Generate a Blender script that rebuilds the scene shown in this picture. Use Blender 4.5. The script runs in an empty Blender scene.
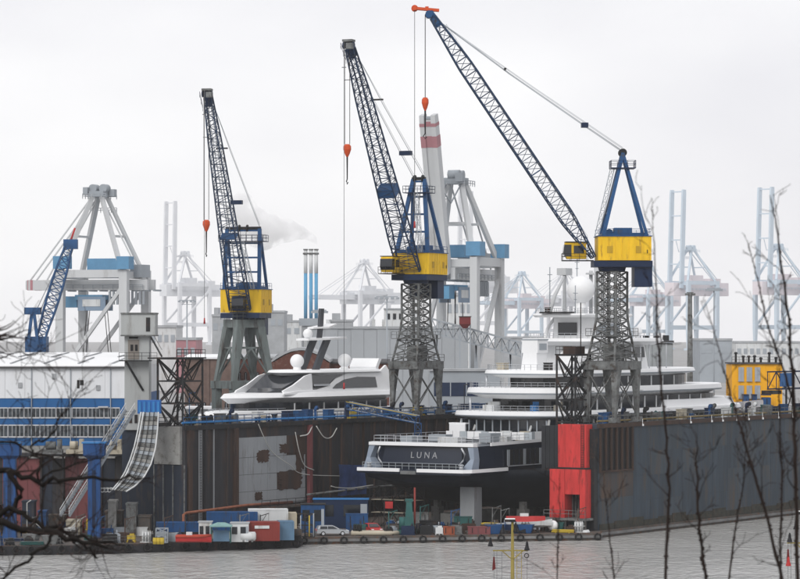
import bpy, bmesh, math, random
from mathutils import Vector, Matrix, noise
random.seed(7)
R = math.radians
V = Vector
scene = bpy.context.scene

# ---------------------------------------------------------------- camera, sky, sun, exposure
FPX, HZ, CAMZ = 3150.0, 330.0, 30.0          # focal length in photo pixels, horizon row, eye height
cam_d = bpy.data.cameras.new('camera')
cam_d.sensor_width = 36.0
cam_d.lens = FPX / 800.0 * 36.0
cam_d.shift_y = (HZ - 289.5) / 800.0
cam_d.clip_start, cam_d.clip_end = 0.5, 20000.0
cam_d.dof.use_dof = True
cam_d.dof.focus_distance = 470.0
cam_d.dof.aperture_fstop = 10.0
cam = bpy.data.objects.new('camera', cam_d)
scene.collection.objects.link(cam)
cam.location = (0, 0, CAMZ)
cam.rotation_euler = (R(90), 0, 0)
scene.camera = cam

SUN_EL, SUN_AZ = R(36), R(205)               # azimuth clockwise from +Y
world = bpy.data.worlds.new('World'); scene.world = world; world.use_nodes = True
wn, wl = world.node_tree.nodes, world.node_tree.links
wn.clear()
w_out = wn.new('ShaderNodeOutputWorld'); w_bg = wn.new('ShaderNodeBackground')
w_sky = wn.new('ShaderNodeTexSky'); w_sky.sky_type = 'NISHITA'; w_sky.sun_disc = False
w_sky.sun_elevation = SUN_EL; w_sky.sun_rotation = SUN_AZ
w_tc = wn.new('ShaderNodeTexCoord'); w_map = wn.new('ShaderNodeMapping')
w_map.inputs['Scale'].default_value = (5, 5, 11)
w_no = wn.new('ShaderNodeTexNoise'); w_no.inputs['Scale'].default_value = 1.3
w_no.inputs['Detail'].default_value = 4; w_no.inputs['Roughness'].default_value = 0.45
w_rp = wn.new('ShaderNodeValToRGB')
w_rp.color_ramp.elements[0].position = 0.30; w_rp.color_ramp.elements[0].color = (7.5, 7.45, 7.85, 1)
w_rp.color_ramp.elements[1].position = 0.68; w_rp.color_ramp.elements[1].color = (9.25, 9.2, 9.3, 1)
w_mix = wn.new('ShaderNodeMixRGB'); w_mix.inputs[0].default_value = 0.96
wl.new(w_tc.outputs['Generated'], w_map.inputs['Vector']); wl.new(w_map.outputs[0], w_no.inputs['Vector'])
wl.new(w_no.outputs['Fac'], w_rp.inputs[0]); wl.new(w_sky.outputs[0], w_mix.inputs[1])
wl.new(w_rp.outputs[0], w_mix.inputs[2]); wl.new(w_mix.outputs[0], w_bg.inputs['Color'])
w_bg.inputs['Strength'].default_value = 0.1
wl.new(w_bg.outputs[0], w_out.inputs['Surface'])

sun_d = bpy.data.lights.new('sun', 'SUN'); sun_d.energy = 1.5; sun_d.angle = R(30); sun_d.color = (1, 0.97, 0.93)
sun = bpy.data.objects.new('sun', sun_d); scene.collection.objects.link(sun)
sun.location = (0, 0, 200)
_sd = V((math.sin(SUN_AZ) * math.cos(SUN_EL), math.cos(SUN_AZ) * math.cos(SUN_EL), math.sin(SUN_EL)))
sun.rotation_euler = (-_sd).to_track_quat('-Z', 'Y').to_euler()
scene.view_settings.view_transform = 'Standard'; scene.view_settings.look = 'None'
scene.view_settings.gamma = 1.0; scene.view_settings.exposure = 0.18
scene.render.engine = 'CYCLES'
scene.cycles.use_denoising = True
scene.cycles.volume_bounces = 24
scene.cycles.max_bounces = 24
scene.cycles.diffuse_bounces = 4
scene.cycles.glossy_bounces = 4

# ---------------------------------------------------------------- helpers
col = scene.collection
WM = {}

def P(px, py, Y):
    return V(((px - 400) / FPX * Y, Y, CAMZ - (py - HZ) / FPX * Y))
def PZ(px, Y, z):
    return V(((px - 400) / FPX * Y, Y, z))
# dock frame: s along the dock (away, to the right), t across it (to the right, nearer)
DU, DV, D0 = V((.53, .848, 0)), V((.848, -.53, 0)), V((-30.5, 447, 0))
def D(s, t, z=0):
    return D0 + DU * s + DV * t + V((0, 0, z))
def S(px, t=0.0):
    k = (px - 400) / FPX
    return (k * (447 - .53 * t) + 30.5 - .848 * t) / (.53 - .848 * k)
def frame(o, x):
    x = V((x[0], x[1], 0)).normalized(); y = V((-x.y, x.x, 0))
    return Matrix(((x.x, y.x, 0, o[0]), (x.y, y.y, 0, o[1]), (0, 0, 1, o[2]), (0, 0, 0, 1)))

def smooth(pts, n=6):
    pts = [V(p) for p in pts]; q = [pts[0] * 2 - pts[1]] + pts + [pts[-1] * 2 - pts[-2]]; out = []
    for i in range(1, len(q) - 2):
        a, b, c, d = q[i - 1], q[i], q[i + 1], q[i + 2]
        for k in range(n):
            t = k / n; out.append(.5 * ((2 * b) + (c - a) * t + (2 * a - 5 * b + 4 * c - d) * t * t + (3 * b - a - 3 * c + d) * t ** 3))
    return out + [pts[-1]]
class MB:
    def __init__(s, T=None):
        s.v, s.f, s.T, s.sm = [], [], T, []
    def add(s, vs, fs, smooth=False):
        o = len(s.v)
        s.v += [(s.T @ V(p)) if s.T else V(p) for p in vs]
        s.f += [tuple(i + o for i in f) for f in fs]
        s.sm += [smooth] * len(fs)
        return s
    def box(s, c, sz, rz=0):
        hx, hy, hz = sz[0] / 2, sz[1] / 2, sz[2] / 2
        M = Matrix.Rotation(rz, 3, 'Z')
        vs = [V(c) + M @ V((x * hx, y * hy, z * hz)) for z in (-1, 1) for x, y in ((-1, -1), (1, -1), (1, 1), (-1, 1))]
        return s.add(vs, [(3, 2, 1, 0), (4, 5, 6, 7), (0, 1, 5, 4), (1, 2, 6, 5), (2, 3, 7, 6), (3, 0, 4, 7)])
    def box2(s, a, b):
        return s.box([(a[i] + b[i]) / 2 for i in range(3)], [abs(b[i] - a[i]) for i in range(3)])
    def beam(s, p, q, w, h=None):
        p, q = V(p), V(q); h = h or w; d = q - p
        if d.length < 1e-6: return s
        d.normalize()
        up = V((0, 0, 1)) if abs(d.z) < .95 else V((0, 1, 0))
        a = d.cross(up).normalized() * (w / 2); b = a.cross(d).normalized() * (h / 2)
        vs = [p - a - b, p + a - b, p + a + b, p - a + b, q - a - b, q + a - b, q + a + b, q - a + b]
        return s.add(vs, [(3, 2, 1, 0), (4, 5, 6, 7), (0, 1, 5, 4), (1, 2, 6, 5), (2, 3, 7, 6), (3, 0, 4, 7)])
    def tube(s, p, q, r, n=8, r2=None, smooth=True):
        return s.path([p, q], [r, r if r2 is None else r2], n, smooth)
    def path(s, pts, rad, n=6, smooth=True):
        pts = [V(p) for p in pts]
        if not isinstance(rad, (list, tuple)): rad = [rad] * len(pts)
        vs = []; ref = None
        for i, p in enumerate(pts):
            d = pts[min(i + 1, len(pts) - 1)] - pts[max(i - 1, 0)]
            if d.length < 1e-9: d = V((0, 0, 1))
            d.normalize()
            if ref is None: ref = V((0, 0, 1)) if abs(d.z) < .9 else V((1, 0, 0))
            a = d.cross(ref)
            if a.length < 1e-4: a = d.orthogonal()
            a.normalize(); b = a.cross(d)
            vs += [p + (a * math.cos(k * 2 * math.pi / n) + b * math.sin(k * 2 * math.pi / n)) * rad[i] for k in range(n)]
        fs = [(i * n + k, i * n + (k + 1) % n, (i + 1) * n + (k + 1) % n, (i + 1) * n + k) for i in range(len(pts) - 1) for k in range(n)]
        o = len(s.v)
        s.add(vs, fs, smooth)
        m = (len(pts) - 1) * n
        s.f += [tuple(o + k for k in range(n)), tuple(o + m + n - 1 - k for k in range(n))]; s.sm += [False, False]
        return s
    def prism(s, poly, ext):
        n = len(poly); poly = [V(p) for p in poly]; e = V(ext)
        vs = poly + [p + e for p in poly]
        return s.add(vs, [tuple(range(n))[::-1], tuple(range(n, 2 * n))] + [(i, (i + 1) % n, n + (i + 1) % n, n + i) for i in range(n)])
    def loft(s, rings, smooth=False, cap=True):
        n = len(rings[0]); vs = [V(p) for r in rings for p in r]
        fs = [(i * n + k, i * n + (k + 1) % n, (i + 1) * n + (k + 1) % n, (i + 1) * n + k) for i in range(len(rings) - 1) for k in range(n)]
        o = len(s.v); s.add(vs, fs, smooth)
        if cap:
            m = (len(rings) - 1) * n
            s.f += [tuple(o + k for k in range(n))[::-1], tuple(o + m + k for k in range(n))]; s.sm += [False, False]
        return s
    def sphere(s, c, r, nu=20, nv=12, sz=1.0):
        c = V(c); rings = []
        for j in range(1, nv):
            th = math.pi * j / nv
            rings.append([c + V((math.sin(th) * math.cos(2 * math.pi * k / nu) * r, math.sin(th) * math.sin(2 * math.pi * k / nu) * r, -math.cos(th) * r * sz)) for k in range(nu)])
        o = len(s.v); s.loft(rings, True, False)
        s.add([c + V((0, 0, -r * sz)), c + V((0, 0, r * sz))], [])
        b = len(s.v) - 2; m = o + (nv - 2) * nu
        for k in range(nu):
            s.f += [(b, o + (k + 1) % nu, o + k), (b + 1, m + k, m + (k + 1) % nu)]; s.sm += [True, True]
        return s
    def lattice(s, rings, wc, wd, ends=True, faces=(0, 1, 2, 3), x=False):
        for i in range(len(rings) - 1):
            a, b = rings[i], rings[i + 1]; n = len(a)
            for k in range(n): s.beam(a[k], b[k], wc)
            for k in faces:
                j = (k + 1) % n
                if i > 0 or ends: s.beam(a[k], a[j], wd)
                if x or (i + k) % 2 == 0: s.beam(a[k], b[j], wd)
                if x or (i + k) % 2: s.beam(a[j], b[k], wd)
        if ends:
            for k in range(len(rings[-1])): s.beam(rings[-1][k], rings[-1][(k + 1) % len(rings[-1])], wd)
        return s
    def rail(s, pts, h=1.1, sp=2.0, w=.06):
        for p, q in zip(pts, pts[1:]):
            p, q = V(p), V(q); n = max(1, int((q - p).length / sp))
            for zz in (h, h * .55): s.beam(p + V((0, 0, zz)), q + V((0, 0, zz)), w)
            for i in range(n + 1):
                c = p.lerp(q, i / n); s.beam(c, c + V((0, 0, h)), w)
        return s
    def build(s, name, m, parent=None, kind=None, label=None, cat=None, group=None):
        lo = [min(p[i] for p in s.v) for i in range(3)]; hi = [max(p[i] for p in s.v) for i in range(3)]
        org = V(((lo[0] + hi[0]) / 2, (lo[1] + hi[1]) / 2, lo[2]))
        M = WM[parent] if parent else Matrix.Identity(4)
        Mi = M.inverted(); loc = Mi @ org
        me = bpy.data.meshes.new(name)
        me.from_pydata([tuple(Mi @ p - loc) for p in s.v], [], s.f)
        me.polygons.foreach_set('use_smooth', s.sm)
        bm = bmesh.new(); bm.from_mesh(me); bmesh.ops.recalc_face_normals(bm, faces=bm.faces); bm.to_mesh(me); bm.free()
        me.materials.append(m); me.update()
        o = bpy.data.objects.new(name, me); col.objects.link(o); o.location = loc
        if parent: o.parent = parent
        WM[o] = M @ Matrix.Translation(loc)
        if kind: o['kind'] = kind
        if label: o['label'] = label
        if cat: o['category'] = cat
        if group: o['group'] = group
        return o

def thing(name, label, cat, loc, group=None):
    o = bpy.data.objects.new(name, None); col.objects.link(o); o.location = loc
    o.empty_display_size = .5; o['label'] = label; o['category'] = cat
    if group: o['group'] = group
    WM[o] = Matrix.Translation(V(loc))
    return o

# ---------------------------------------------------------------- materials
MATS = {}
def mat(name, c, rough=.6, var=.12, scale=.35, metal=0.0, c2=None, amt=.0, streak=False, bump=0.0, spec=.18):
    """paint with soft tone variation and an optional second colour (rust, grime) in irregular patches"""
    if name in MATS: return MATS[name]
    m = bpy.data.materials.new(name); m.use_nodes = True
    n, l = m.node_tree.nodes, m.node_tree.links
    b = n['Principled BSDF']; b.inputs['Roughness'].default_value = rough; b.inputs['Metallic'].default_value = metal
    b.inputs['Specular IOR Level'].default_value = spec
    g = n.new('ShaderNodeNewGeometry'); mp = n.new('ShaderNodeMapping')
    mp.inputs['Scale'].default_value = (1, 1, .18) if streak else (1, 1, 1)
    l.new(g.outputs['Position'], mp.inputs['Vector'])
    t = n.new('ShaderNodeTexNoise'); t.inputs['Scale'].default_value = scale; t.inputs['Detail'].default_value = 6
    t.inputs['Roughness'].default_value = .65
    l.new(mp.outputs[0], t.inputs['Vector'])
    r = n.new('ShaderNodeValToRGB')
    r.color_ramp.elements[0].position = .32; r.color_ramp.elements[1].position = .68
    r.color_ramp.elements[0].color = (*[max(0, x * (1 - var)) for x in c], 1)
    r.color_ramp.elements[1].color = (*[min(1, x * (1 + var)) for x in c], 1)
    l.new(t.outputs['Fac'], r.inputs[0]); out = r.outputs[0]
    if c2:
        t2 = n.new('ShaderNodeTexNoise'); t2.inputs['Scale'].default_value = scale * 1.9; t2.inputs['Detail'].default_value = 8
        t2.inputs['Roughness'].default_value = .7
        l.new(mp.outputs[0], t2.inputs['Vector'])
        r2 = n.new('ShaderNodeValToRGB'); r2.color_ramp.elements[0].position = .62 - amt * .3
        r2.color_ramp.elements[1].position = .74 - amt * .25
        l.new(t2.outputs['Fac'], r2.inputs[0])
        mx = n.new('ShaderNodeMixRGB'); l.new(r2.outputs[0], mx.inputs[0]); l.new(out, mx.inputs[1])
        mx.inputs[2].default_value = (*c2, 1); out = mx.outputs[0]
    l.new(out, b.inputs['Base Color'])
    if bump:
        bp = n.new('ShaderNodeBump'); bp.inputs['Strength'].default_value = bump; bp.inputs['Distance'].default_value = .1
        l.new(t.outputs['Fac'], bp.inputs['Height']); l.new(bp.outputs[0], b.inputs['Normal'])
    MATS[name] = m
    return m

RUST = (.10, .045, .022)
blue = mat('crane blue', (.014, .070, .185), .5, .2, .5, c2=(.05, .05, .055), amt=.2)
boomblue = mat('boom navy', (.010, .032, .080), .5, .25, .5, c2=(.04, .04, .045), amt=.3)
bluedk = mat('machinery blue dark', (.008, .020, .055), .5, .2)
yellow = mat('crane yellow', (.74, .46, .018), .55, .12, 1.2, c2=(.30, .17, .03), amt=.2, streak=True)
grey = mat('galvanised grey', (.135, .142, .142), .6, .45, .6, c2=(.05, .04, .034), amt=.4)
greygr = mat('grey green paint', (.135, .158, .155), .6, .3, .5, c2=(.06, .05, .045), amt=.3, streak=True)
dark = mat('dark steel', (.016, .017, .019), .55, .25, c2=(.06, .035, .025), amt=.3)
black = mat('black', (.012, .012, .014), .5, .1)
rope_m = mat('wire rope', (.13, .135, .14), .5, .1)
orange = mat('orange paint', (.55, .075, .018), .5, .15)
redp = mat('red oxide paint', (.50, .042, .040), .7, .2, .9, c2=(.20, .03, .027), amt=.27, streak=True)
white = mat('yacht white', (.80, .81, .82), .3, .03, .2)
offwhite = mat('off white paint', (.56, .575, .58), .55, .12, .4, c2=(.33, .32, .30), amt=.3, streak=True)
glassdk = mat('dark glazing', (.008, .011, .016), .12, .1, .3, spec=.6)
navy = mat('navy hull', (.012, .018, .034), .22, .15, .2, spec=.5)
navyflat = mat('navy antifouling', (.008, .012, .022), .6, .2, .3)
silver = mat('silver trim', (.55, .57, .6), .3, .05, metal=.3)
conc = mat('concrete', (.26, .26, .25), .85, .2, .5, c2=(.14, .13, .12), amt=.3)
deckm = mat('rusty deck steel', (.085, .078, .072), .8, .3, .6, c2=(.13, .065, .04), amt=.4)
dockwall = mat('dock wall blue grey', (.033, .047, .064), .6, .3, .5, c2=(.055, .050, .048), amt=.32, streak=True)
dockwall2 = mat('dock wall blue grey worn', (.042, .056, .071), .6, .25, .3, c2=(.068, .054, .046), amt=.4, streak=True)
dockwall3 = mat('dock wall rusty', (.050, .050, .054), .7, .2, .3, c2=(.085, .055, .040), amt=.5, streak=True)
inwall = mat('dock inner wall grime', (.032, .032, .036), .75, .4, .25, c2=(.062, .042, .034), amt=.45, streak=True)
inrust = mat('dock inner wall rust', (.058, .036, .028), .8, .3, .3, c2=(.04, .034, .034), amt=.4, streak=True)
plate = mat('pale grey plate', (.27, .285, .30), .6, .08, .4, c2=(.17, .165, .16), amt=.22, streak=True)
pink = mat('faded red primer', (.17, .055, .058), .7, .2, .3, c2=(.07, .05, .055), amt=.35, streak=True)
endblue = mat('dark blue end plating', (.020, .027, .042), .65, .2, .3, c2=(.06, .045, .04), amt=.25, streak=True)
shedw = mat('shed white cladding', (.70, .72, .745), .55, .05, .15, c2=(.60, .61, .62), amt=.2, streak=True)
shedroof = mat('snowy membrane roof', (.78, .79, .80), .6, .05, .05)
shedblue = mat('shed blue fascia', (.016, .10, .27), .5, .12, .2)
winframe = mat('window frame white', (.50, .51, .53), .5, .05)
brick = mat('old brick', (.115, .045, .034), .85, .25, .5, c2=(.17, .11, .09), amt=.35)
brickpale = mat('pale brick', (.15, .105, .09), .85, .2, .5, c2=(.12, .085, .075), amt=.35)
roofgrey = mat('zinc roof', (.33, .345, .36), .5, .15, .2)
roofdark = mat('tar roof', (.07, .07, .075), .8, .2, .2)
stswhite = mat('container crane white', (.50, .515, .525), .55, .07, .1, c2=(.36, .36, .36), amt=.2, streak=True)
stsgrey = mat('container crane grey', (.30, .33, .36), .6, .1, .1)
stsblue = mat('container crane sky blue', (.10, .26, .42), .6, .1, .1)
stspink = mat('container crane red', (.36, .17, .19), .6, .1, .1)
boxblue = mat('box blue', (.03, .17, .42), .5, .1, .2)
chimblue = mat('chimney blue', (.09, .30, .50), .5, .06, .1)
ocher = mat('orange yellow cladding', (.83, .40, .012), .6, .06, .3, c2=(.62, .30, .02), amt=.12, streak=True)
cblue = mat('container blue', (.012, .060, .17), .55, .25, .8, c2=(.04, .035, .035), amt=.3, streak=True)
cred = mat('container red', (.20, .034, .028), .55, .15, .5, c2=(.16, .04, .03), amt=.25, streak=True)
cgb = mat('container grey blue', (.10, .18, .27), .55, .15, .5)
teal = mat('teal machine paint', (.025, .095, .09), .55, .2, .5, c2=(.07, .06, .05), amt=.2)
cream = mat('cream', (.42, .38, .30), .6, .1, .5)
tarpblue = mat('blue tarpaulin', (.03, .055, .16), .6, .3, .6, bump=.4)
carsilver = mat('silver car paint', (.42, .44, .46), .25, .05, metal=.4)
rubber = mat('rubber', (.02, .02, .02), .9, .2)
fadedred = mat('bright red paint', (.38, .03, .03), .5, .15, .5)
hazard = mat('safety yellow', (.48, .35, .04), .6, .12)
mastyel = mat('mast yellow', (.24, .19, .05), .6, .2, .8, c2=(.16, .12, .05), amt=.2)
bark = mat('bark', (.014, .012, .011), .9, .35, 8.0)
twigm = mat('red brown twig', (.022, .015, .013), .8, .3, 8.0)
asphalt = mat('pale quay concrete', (.30, .30, .30), .9, .2, .1, c2=(.2, .2, .19), amt=.3)
soil = mat('winter hillside', (.07, .065, .04), .95, .35, .5, c2=(.10, .08, .05), amt=.4)
chalk = mat('pale hose', (.45, .45, .43), .7, .1)

# ---------------------------------------------------------------- the setting
def water_material():
    m = bpy.data.materials.new('river water'); m.use_nodes = True
    n, l = m.node_tree.nodes, m.node_tree.links; b = n['Principled BSDF']
    b.inputs['Base Color'].default_value = (.42, .42, .405, 1); b.inputs['Roughness'].default_value = .16
    b.inputs['IOR'].default_value = 1.33
    g = n.new('ShaderNodeNewGeometry')
    prev = None
    for sc, st, dist, sx in ((.30, .9, .8, 1.9), (.9, .5, .25, 1.8), (.05, .5, 1.6, .8)):
        mp = n.new('ShaderNodeMapping'); mp.inputs['Scale'].default_value = (sx, 1.0, 1); mp.inputs['Rotation'].default_value = (0, 0, R(8))
        l.new(g.outputs['Position'], mp.inputs['Vector'])
        t = n.new('ShaderNodeTexNoise'); t.inputs['Scale'].default_value = sc; t.inputs['Detail'].default_value = 5
        t.inputs['Distortion'].default_value = .6
        l.new(mp.outputs[0], t.inputs['Vector'])
        bp = n.new('ShaderNodeBump'); bp.inputs['Strength'].default_value = st; bp.inputs['Distance'].default_value = dist
        l.new(t.outputs['Fac'], bp.inputs['Height'])
        t3 = n.new('ShaderNodeTexNoise'); t3.inputs['Scale'].default_value = .035 if sc < .5 else .06; t3.inputs['Detail'].default_value = 3; l.new(g.outputs['Position'], t3.inputs['Vector'])
        mr = n.new('ShaderNodeMapRange'); mr.inputs[1].default_value = .35; mr.inputs[2].default_value = .65; mr.inputs[3].default_value = st * .35; mr.inputs[4].default_value = st * 1.25
        l.new(t3.outputs['Fac'], mr.inputs[0]); l.new(mr.outputs[0], bp.inputs['Strength'])
        if prev: l.new(prev, bp.inputs['Normal'])
        prev = bp.outputs[0]
    l.new(prev, b.inputs['Normal'])
    return m
MB().add([(-3000, 20, 0), (3000, 20, 0), (3000, 6600, 0), (-3000, 6600, 0)], [(0, 1, 2, 3)]).build('water', water_material(), kind='structure', label='grey rippled river water in front of the dock')
# land behind the docks, one sheet on to the horizon
MB().prism([(-2900, 481, -.5), (-42.4, 481, -.5), (-42.4, 491, -.5), (21, 592, -.5), (2900, 592, -.5), (2900, 6500, -.5), (-2900, 6500, -.5)], (0, 0, 5.5)).build('ground', asphalt, kind='structure', label='paved harbour land behind the docks')
# hillside under the camera on the near bank (outside the frame, the trees root in it)
hv, hf = [], []
for j in range(24):
    y = -40 + j * 5.0
    for i in range(31):
        x = -75 + i * 5.0
        z = 27.4 - max(0, y - 22) * .62 - .02 * max(0, y) + noise.noise((x * .08, y * .08, 3)) * .7
        hv.append((x, y, max(z, -.6)))
hf = [(j * 31 + i, j * 31 + i + 1, (j + 1) * 31 + i + 1, (j + 1) * 31 + i) for j in range(23) for i in range(30)]
mb = MB(); mb.add(hv, hf, True); mb.build('hill', soil, kind='structure', label='brown winter slope of the near bank')
def hill_z(x, y):
    return 27.4 - max(0, y - 22) * .62 - .02 * max(0, y) + noise.noise((x * .08, y * .08, 3)) * .7

# ---------------------------------------------------------------- main floating dock
DTOP = 16.3
dock = thing('floating_dock', 'large blue grey floating dock with high side walls holding the navy yacht', 'floating dock', D(40, 20, 0))
pont = MB().prism([D(0, -5.6, -1), V((-31.5, 446.2, -1)), V((-13.9, 440.6, -1)), V((28.7, 449.6, -1)), D(38, 46.3, -1), D(150, 46.3, -1), D(150, -5.6, -1)], (0, 0, 2.0)).build('pontoon', deckm, dock)
mb = MB()   # rubbing strake round the pontoon's front edge
pf = [V((-13.9, 440.6, .55)), V((28.7, 449.6, .55)), D(38, 46.4, .55), D(150, 46.4, .55)]
for p, q in zip(pf, pf[1:]): mb.beam(p + V((0, -.12, 0)), q + V((0, -.12, 0)), .3, .35)
mb.build('rubbing_strake', mat('strake grey', (.16, .16, .16), .8, .3, .5), pont)

def dbox(s0, s1, t0, t1, z0, z1, m=None):
    m = m or MB(); return m.prism([D(s0, t0, z0), D(s1, t0, z0), D(s1, t1, z0), D(s0, t1, z0)], (0, 0, z1 - z0))
lw = dbox(0, 150, -5.4, 0, 1.0, DTOP).build('wing_wall', inwall, dock, label='grimy far side wall with patched plating')
rw = dbox(38.3, 150, 41.0, 45.8, 1.0, DTOP).build('wing_wall', dockwall, dock, label='blue grey side wall running off to the right')
# coping lips
dbox(-.25, 150, -.1, .35, DTOP - .55, DTOP + .12).build('coping', dark, lw)
dbox(38.1, 150, 45.7, 46.1, DTOP - .5, DTOP + .12).build('coping', inrust, rw)
# plating on the outer face of the right wall
r0, k = S(634, 45.8), 0
ncol = 15
for i in range(ncol):
    for j in range(4):
        s0 = r0 + i * 5.2; z0 = 1.25 + j * 3.6
        th = random.choice((.02, .03, .045))
        dbox(s0 + .03, s0 + 5.17, 45.8, 45.8 + th, z0 + .02, min(z0 + 3.57, DTOP - .55)).build('hull_plate', random.choice((dockwall, dockwall, dockwall, dockwall2)), rw)
for i in range(20):
    s0 = 38.6 + i * 4.6
    dbox(s0, s0 + 4.5, 45.86, 45.9 + .02 * (i % 2), 1.02, 1.9 + .25 * ((i * 7) % 3)).build('tide_plate', mat('tide grime', (.035, .036, .030), .8, .4, .8, c2=(.065, .045, .03), amt=.4), rw)
# bay with posts at the near end of the right wall, rusty plating under it
a, b = 38.35, S(632, 45.8)
dbox(a + .1, b, 45.8, 45.83, 9.6, DTOP - .6).build('bay_shade_panel', black, rw)  # flat black sheet on the wall face paints the bay's inner shade
for i in range(7):
    s0 = a + .2 + (b - a - .5) * i / 6
    dbox(s0, s0 + .22, 45.83, 46.15, 9.6, DTOP - .55).build('bay_post', inrust, rw)
dbox(a + .1, b + .1, 45.83, 46.1, 9.35, 9.62).build('bay_sill', inrust, rw)
for i in range(3):
    s0 = a + .3 + i * (b - a) / 3
    dbox(s0, s0 + (b - a) / 3 - .06, 45.8, 45.84, 5.6, 9.3).build('hull_plate', dockwall3, rw)
    dbox(s0, s0 + (b - a) / 3 - .06, 45.8, 45.83, 1.3, 5.56).build('hull_plate', dockwall2, rw)
for zz in (5.2, 12.2):
    pass
for px in (642, 690, 711, 722, 736, 748, 762, 778, 792):
    s0 = S(px, 46)
    mb = MB(); c = D(s0, 46.1, DTOP - .35); mb.box(c, (.32, .25, .3), R(-32)); mb.beam(c + V((0, 0, .1)), c + V((0, 0, .9)), .07)
    mb.build('floodlight', white, rw)
# left wall: ribs, pipes, plates, ledge
for i, px in enumerate((187, 199, 204, 213, 226, 233)):
    s0 = S(px, 0); w = (.7, .18, .5, .18, .3, .8)[i]
    dbox(s0, s0 + w, 0, (.5, .14, .35, .14, .25, .5)[i], 1.0, DTOP - .55).build('rib', (inrust, plate, inwall, plate, inwall, inrust)[i], lw)
for i in range(24):
    s0 = S(318, 0) + i * 3.1
    dbox(s0, s0 + .25, 0, .3, 1.0, DTOP - .55).build('rib', inrust if i % 3 else inwall, lw)
dbox(S(307, 0), S(307, 0) + .75, 0, .55, 1.0, DTOP - .55).build('rib', pink, lw)
mb = MB()
for zz in [1.5 + .38 * i for i in range(38)]: mb.beam(D(3.0, .25, zz), D(3.7, .25, zz), .06)
for ss in (3.0, 3.7): mb.beam(D(ss, .25, 1), D(ss, .25, DTOP), .08)
mb.build('ladder', plate, lw)
p0, p1 = S(238, 0), S(305, 0); cw = (p1 - p0) / 7
rows = [(14.3, 11.4), (11.35, 8.9), (8.85, 6.4), (6.35, 4.3)]
missing = {(5, 0): .8, (4, 0): .45, (4, 2): 1, (5, 2): 1, (6, 2): .55, (2, 1): .35, (6, 0): 1, (5, 3): .3}
for i in range(7):
    for j, (zt, zb) in enumerate(rows):
        if (i, j) in ((4, 2), (5, 2), (6, 0), (5, 0)): m_, th = inrust, .03
        else: m_, th = plate, random.choice((.05, .07, .09))
        dbox(p0 + i * cw, p0 + (i + 1) * cw - .05, 0, th, zb, zt).build('steel_plate', m_, lw)
# ragged rust patches
for (ax, ay, bx, by) in ((257, 450, 269, 462), (280, 444, 296, 453), (279, 470, 302, 489), (296, 440, 304, 470), (255, 492, 262, 500)):
    mb = MB(); s0, s1 = S(ax, .1), S(bx, .1); sm = (s0 + s1) / 2; Yc = D(sm, 0).y
    z0, z1 = CAMZ - (by - HZ) / FPX * Yc, CAMZ - (ay - HZ) / FPX * Yc; ring = []
    for kk in range(40):
        an = kk * 2 * math.pi / 40; rr = 1 + .45 * noise.noise((kk * .63, ax, 0)) + .18 * noise.noise((kk * 2.1, ax, 5))
        ca, sa = math.cos(an), math.sin(an); q = max(abs(ca), abs(sa)) ** .8
        ring.append(D(sm + ca / q * rr * (s1 - s0) / 2, .1, (z0 + z1) / 2 + sa / q * rr * (z1 - z0) / 2))
    mb.prism(ring, DV * .03); mb.build('rust_patch', inrust, lw)
# ledge walkway with handrail along the wall, orange pipe at its near end
dbox(S(262, .5), 120, 0, 1.3, 3.7, 4.0).build('ledge', deckm, lw)
MB().rail([D(S(262, 1.3), 1.25, 4.0), D(120, 1.25, 4.0)], 1.0, 2.2, .07).build('handrail', dark, lw)
mb = MB(); mb.path([D(-1.5, .8, 1.2), D(-1.5, .8, 3.9), D(-.9, .8, 4.1), D(14, .8, 4.5), D(26, .8, 4.4)], .2, 8)
mb.build('supply_pipe', mat('faded orange pipe', (.26, .10, .06), .7, .3, .8), lw)
mb = MB(); mb.path([D(S(305, 1.1), 1.5, 5.4), D(S(360, 1.1), 1.5, 5.7), D(70, 1.5, 5.9)], .16, 8); mb.build('supply_pipe', grey, lw)
# hanging hoses on the wall
for (pts, r_) in ((((258, 424), (262, 437), (272, 452), (288, 465), (303, 474), (345, 476)), .07),
                  (((295, 432), (297, 450), (304, 465), (312, 470)), .09),
                  (((316, 426), (322, 437), (331, 437), (335, 428)), .10), (((300, 436), (306, 434), (312, 426)), .12)):
    q = [D(S(x, .4), .45 + .3 * (i % 2), CAMZ - (y - HZ) / FPX * D(S(x, .4), .4).y) for i, (x, y) in enumerate(pts)]
    MB().path(smooth(q), r_ * .8, 6).build('hose', chalk, lw)
mb = MB(); q = [D(S(x, 3), 3.2, CAMZ - (y - HZ) / FPX * D(S(x, 3), 3).y) for x, y in ((330, 486), (336, 487.5), (350, 488), (372, 485))]
mb.path(smooth(q), .08, 6).build('hose', chalk, lw)
mb = MB()   # blue tarpaulin hung on the wall
tv, tf = [], []
for j in range(7):
    for i in range(9):
        s0 = S(338, 1.4) + i * .95; tv.append(D(s0, 1.5 + .18 * math.sin(i * 2.1 + j * .7), 9.6 - j * .8 - .05 * i * (j == 0)))
tf = [(j * 9 + i, j * 9 + i + 1, (j + 1) * 9 + i + 1, (j + 1) * 9 + i) for j in range(6) for i in range(8)]
mb.add(tv, tf, True); mb.build('tarpaulin', tarpblue, lw)
# end face of the left wall: pale upper box over dark blue plating, vertical seams
dbox(-.6, 0, -5.0, -.5, 10.9, DTOP).build('end_panel', conc, lw)
dbox(-.35, 0, -5.4, .3, 1.0, 10.85).build('end_panel', endblue, lw)
for tt in (-5.2, -3.6, -1.9, .1): dbox(-.5, -.35, tt, tt + .16, 1.0, 10.8).build('end_rib', grey, lw)
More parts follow.
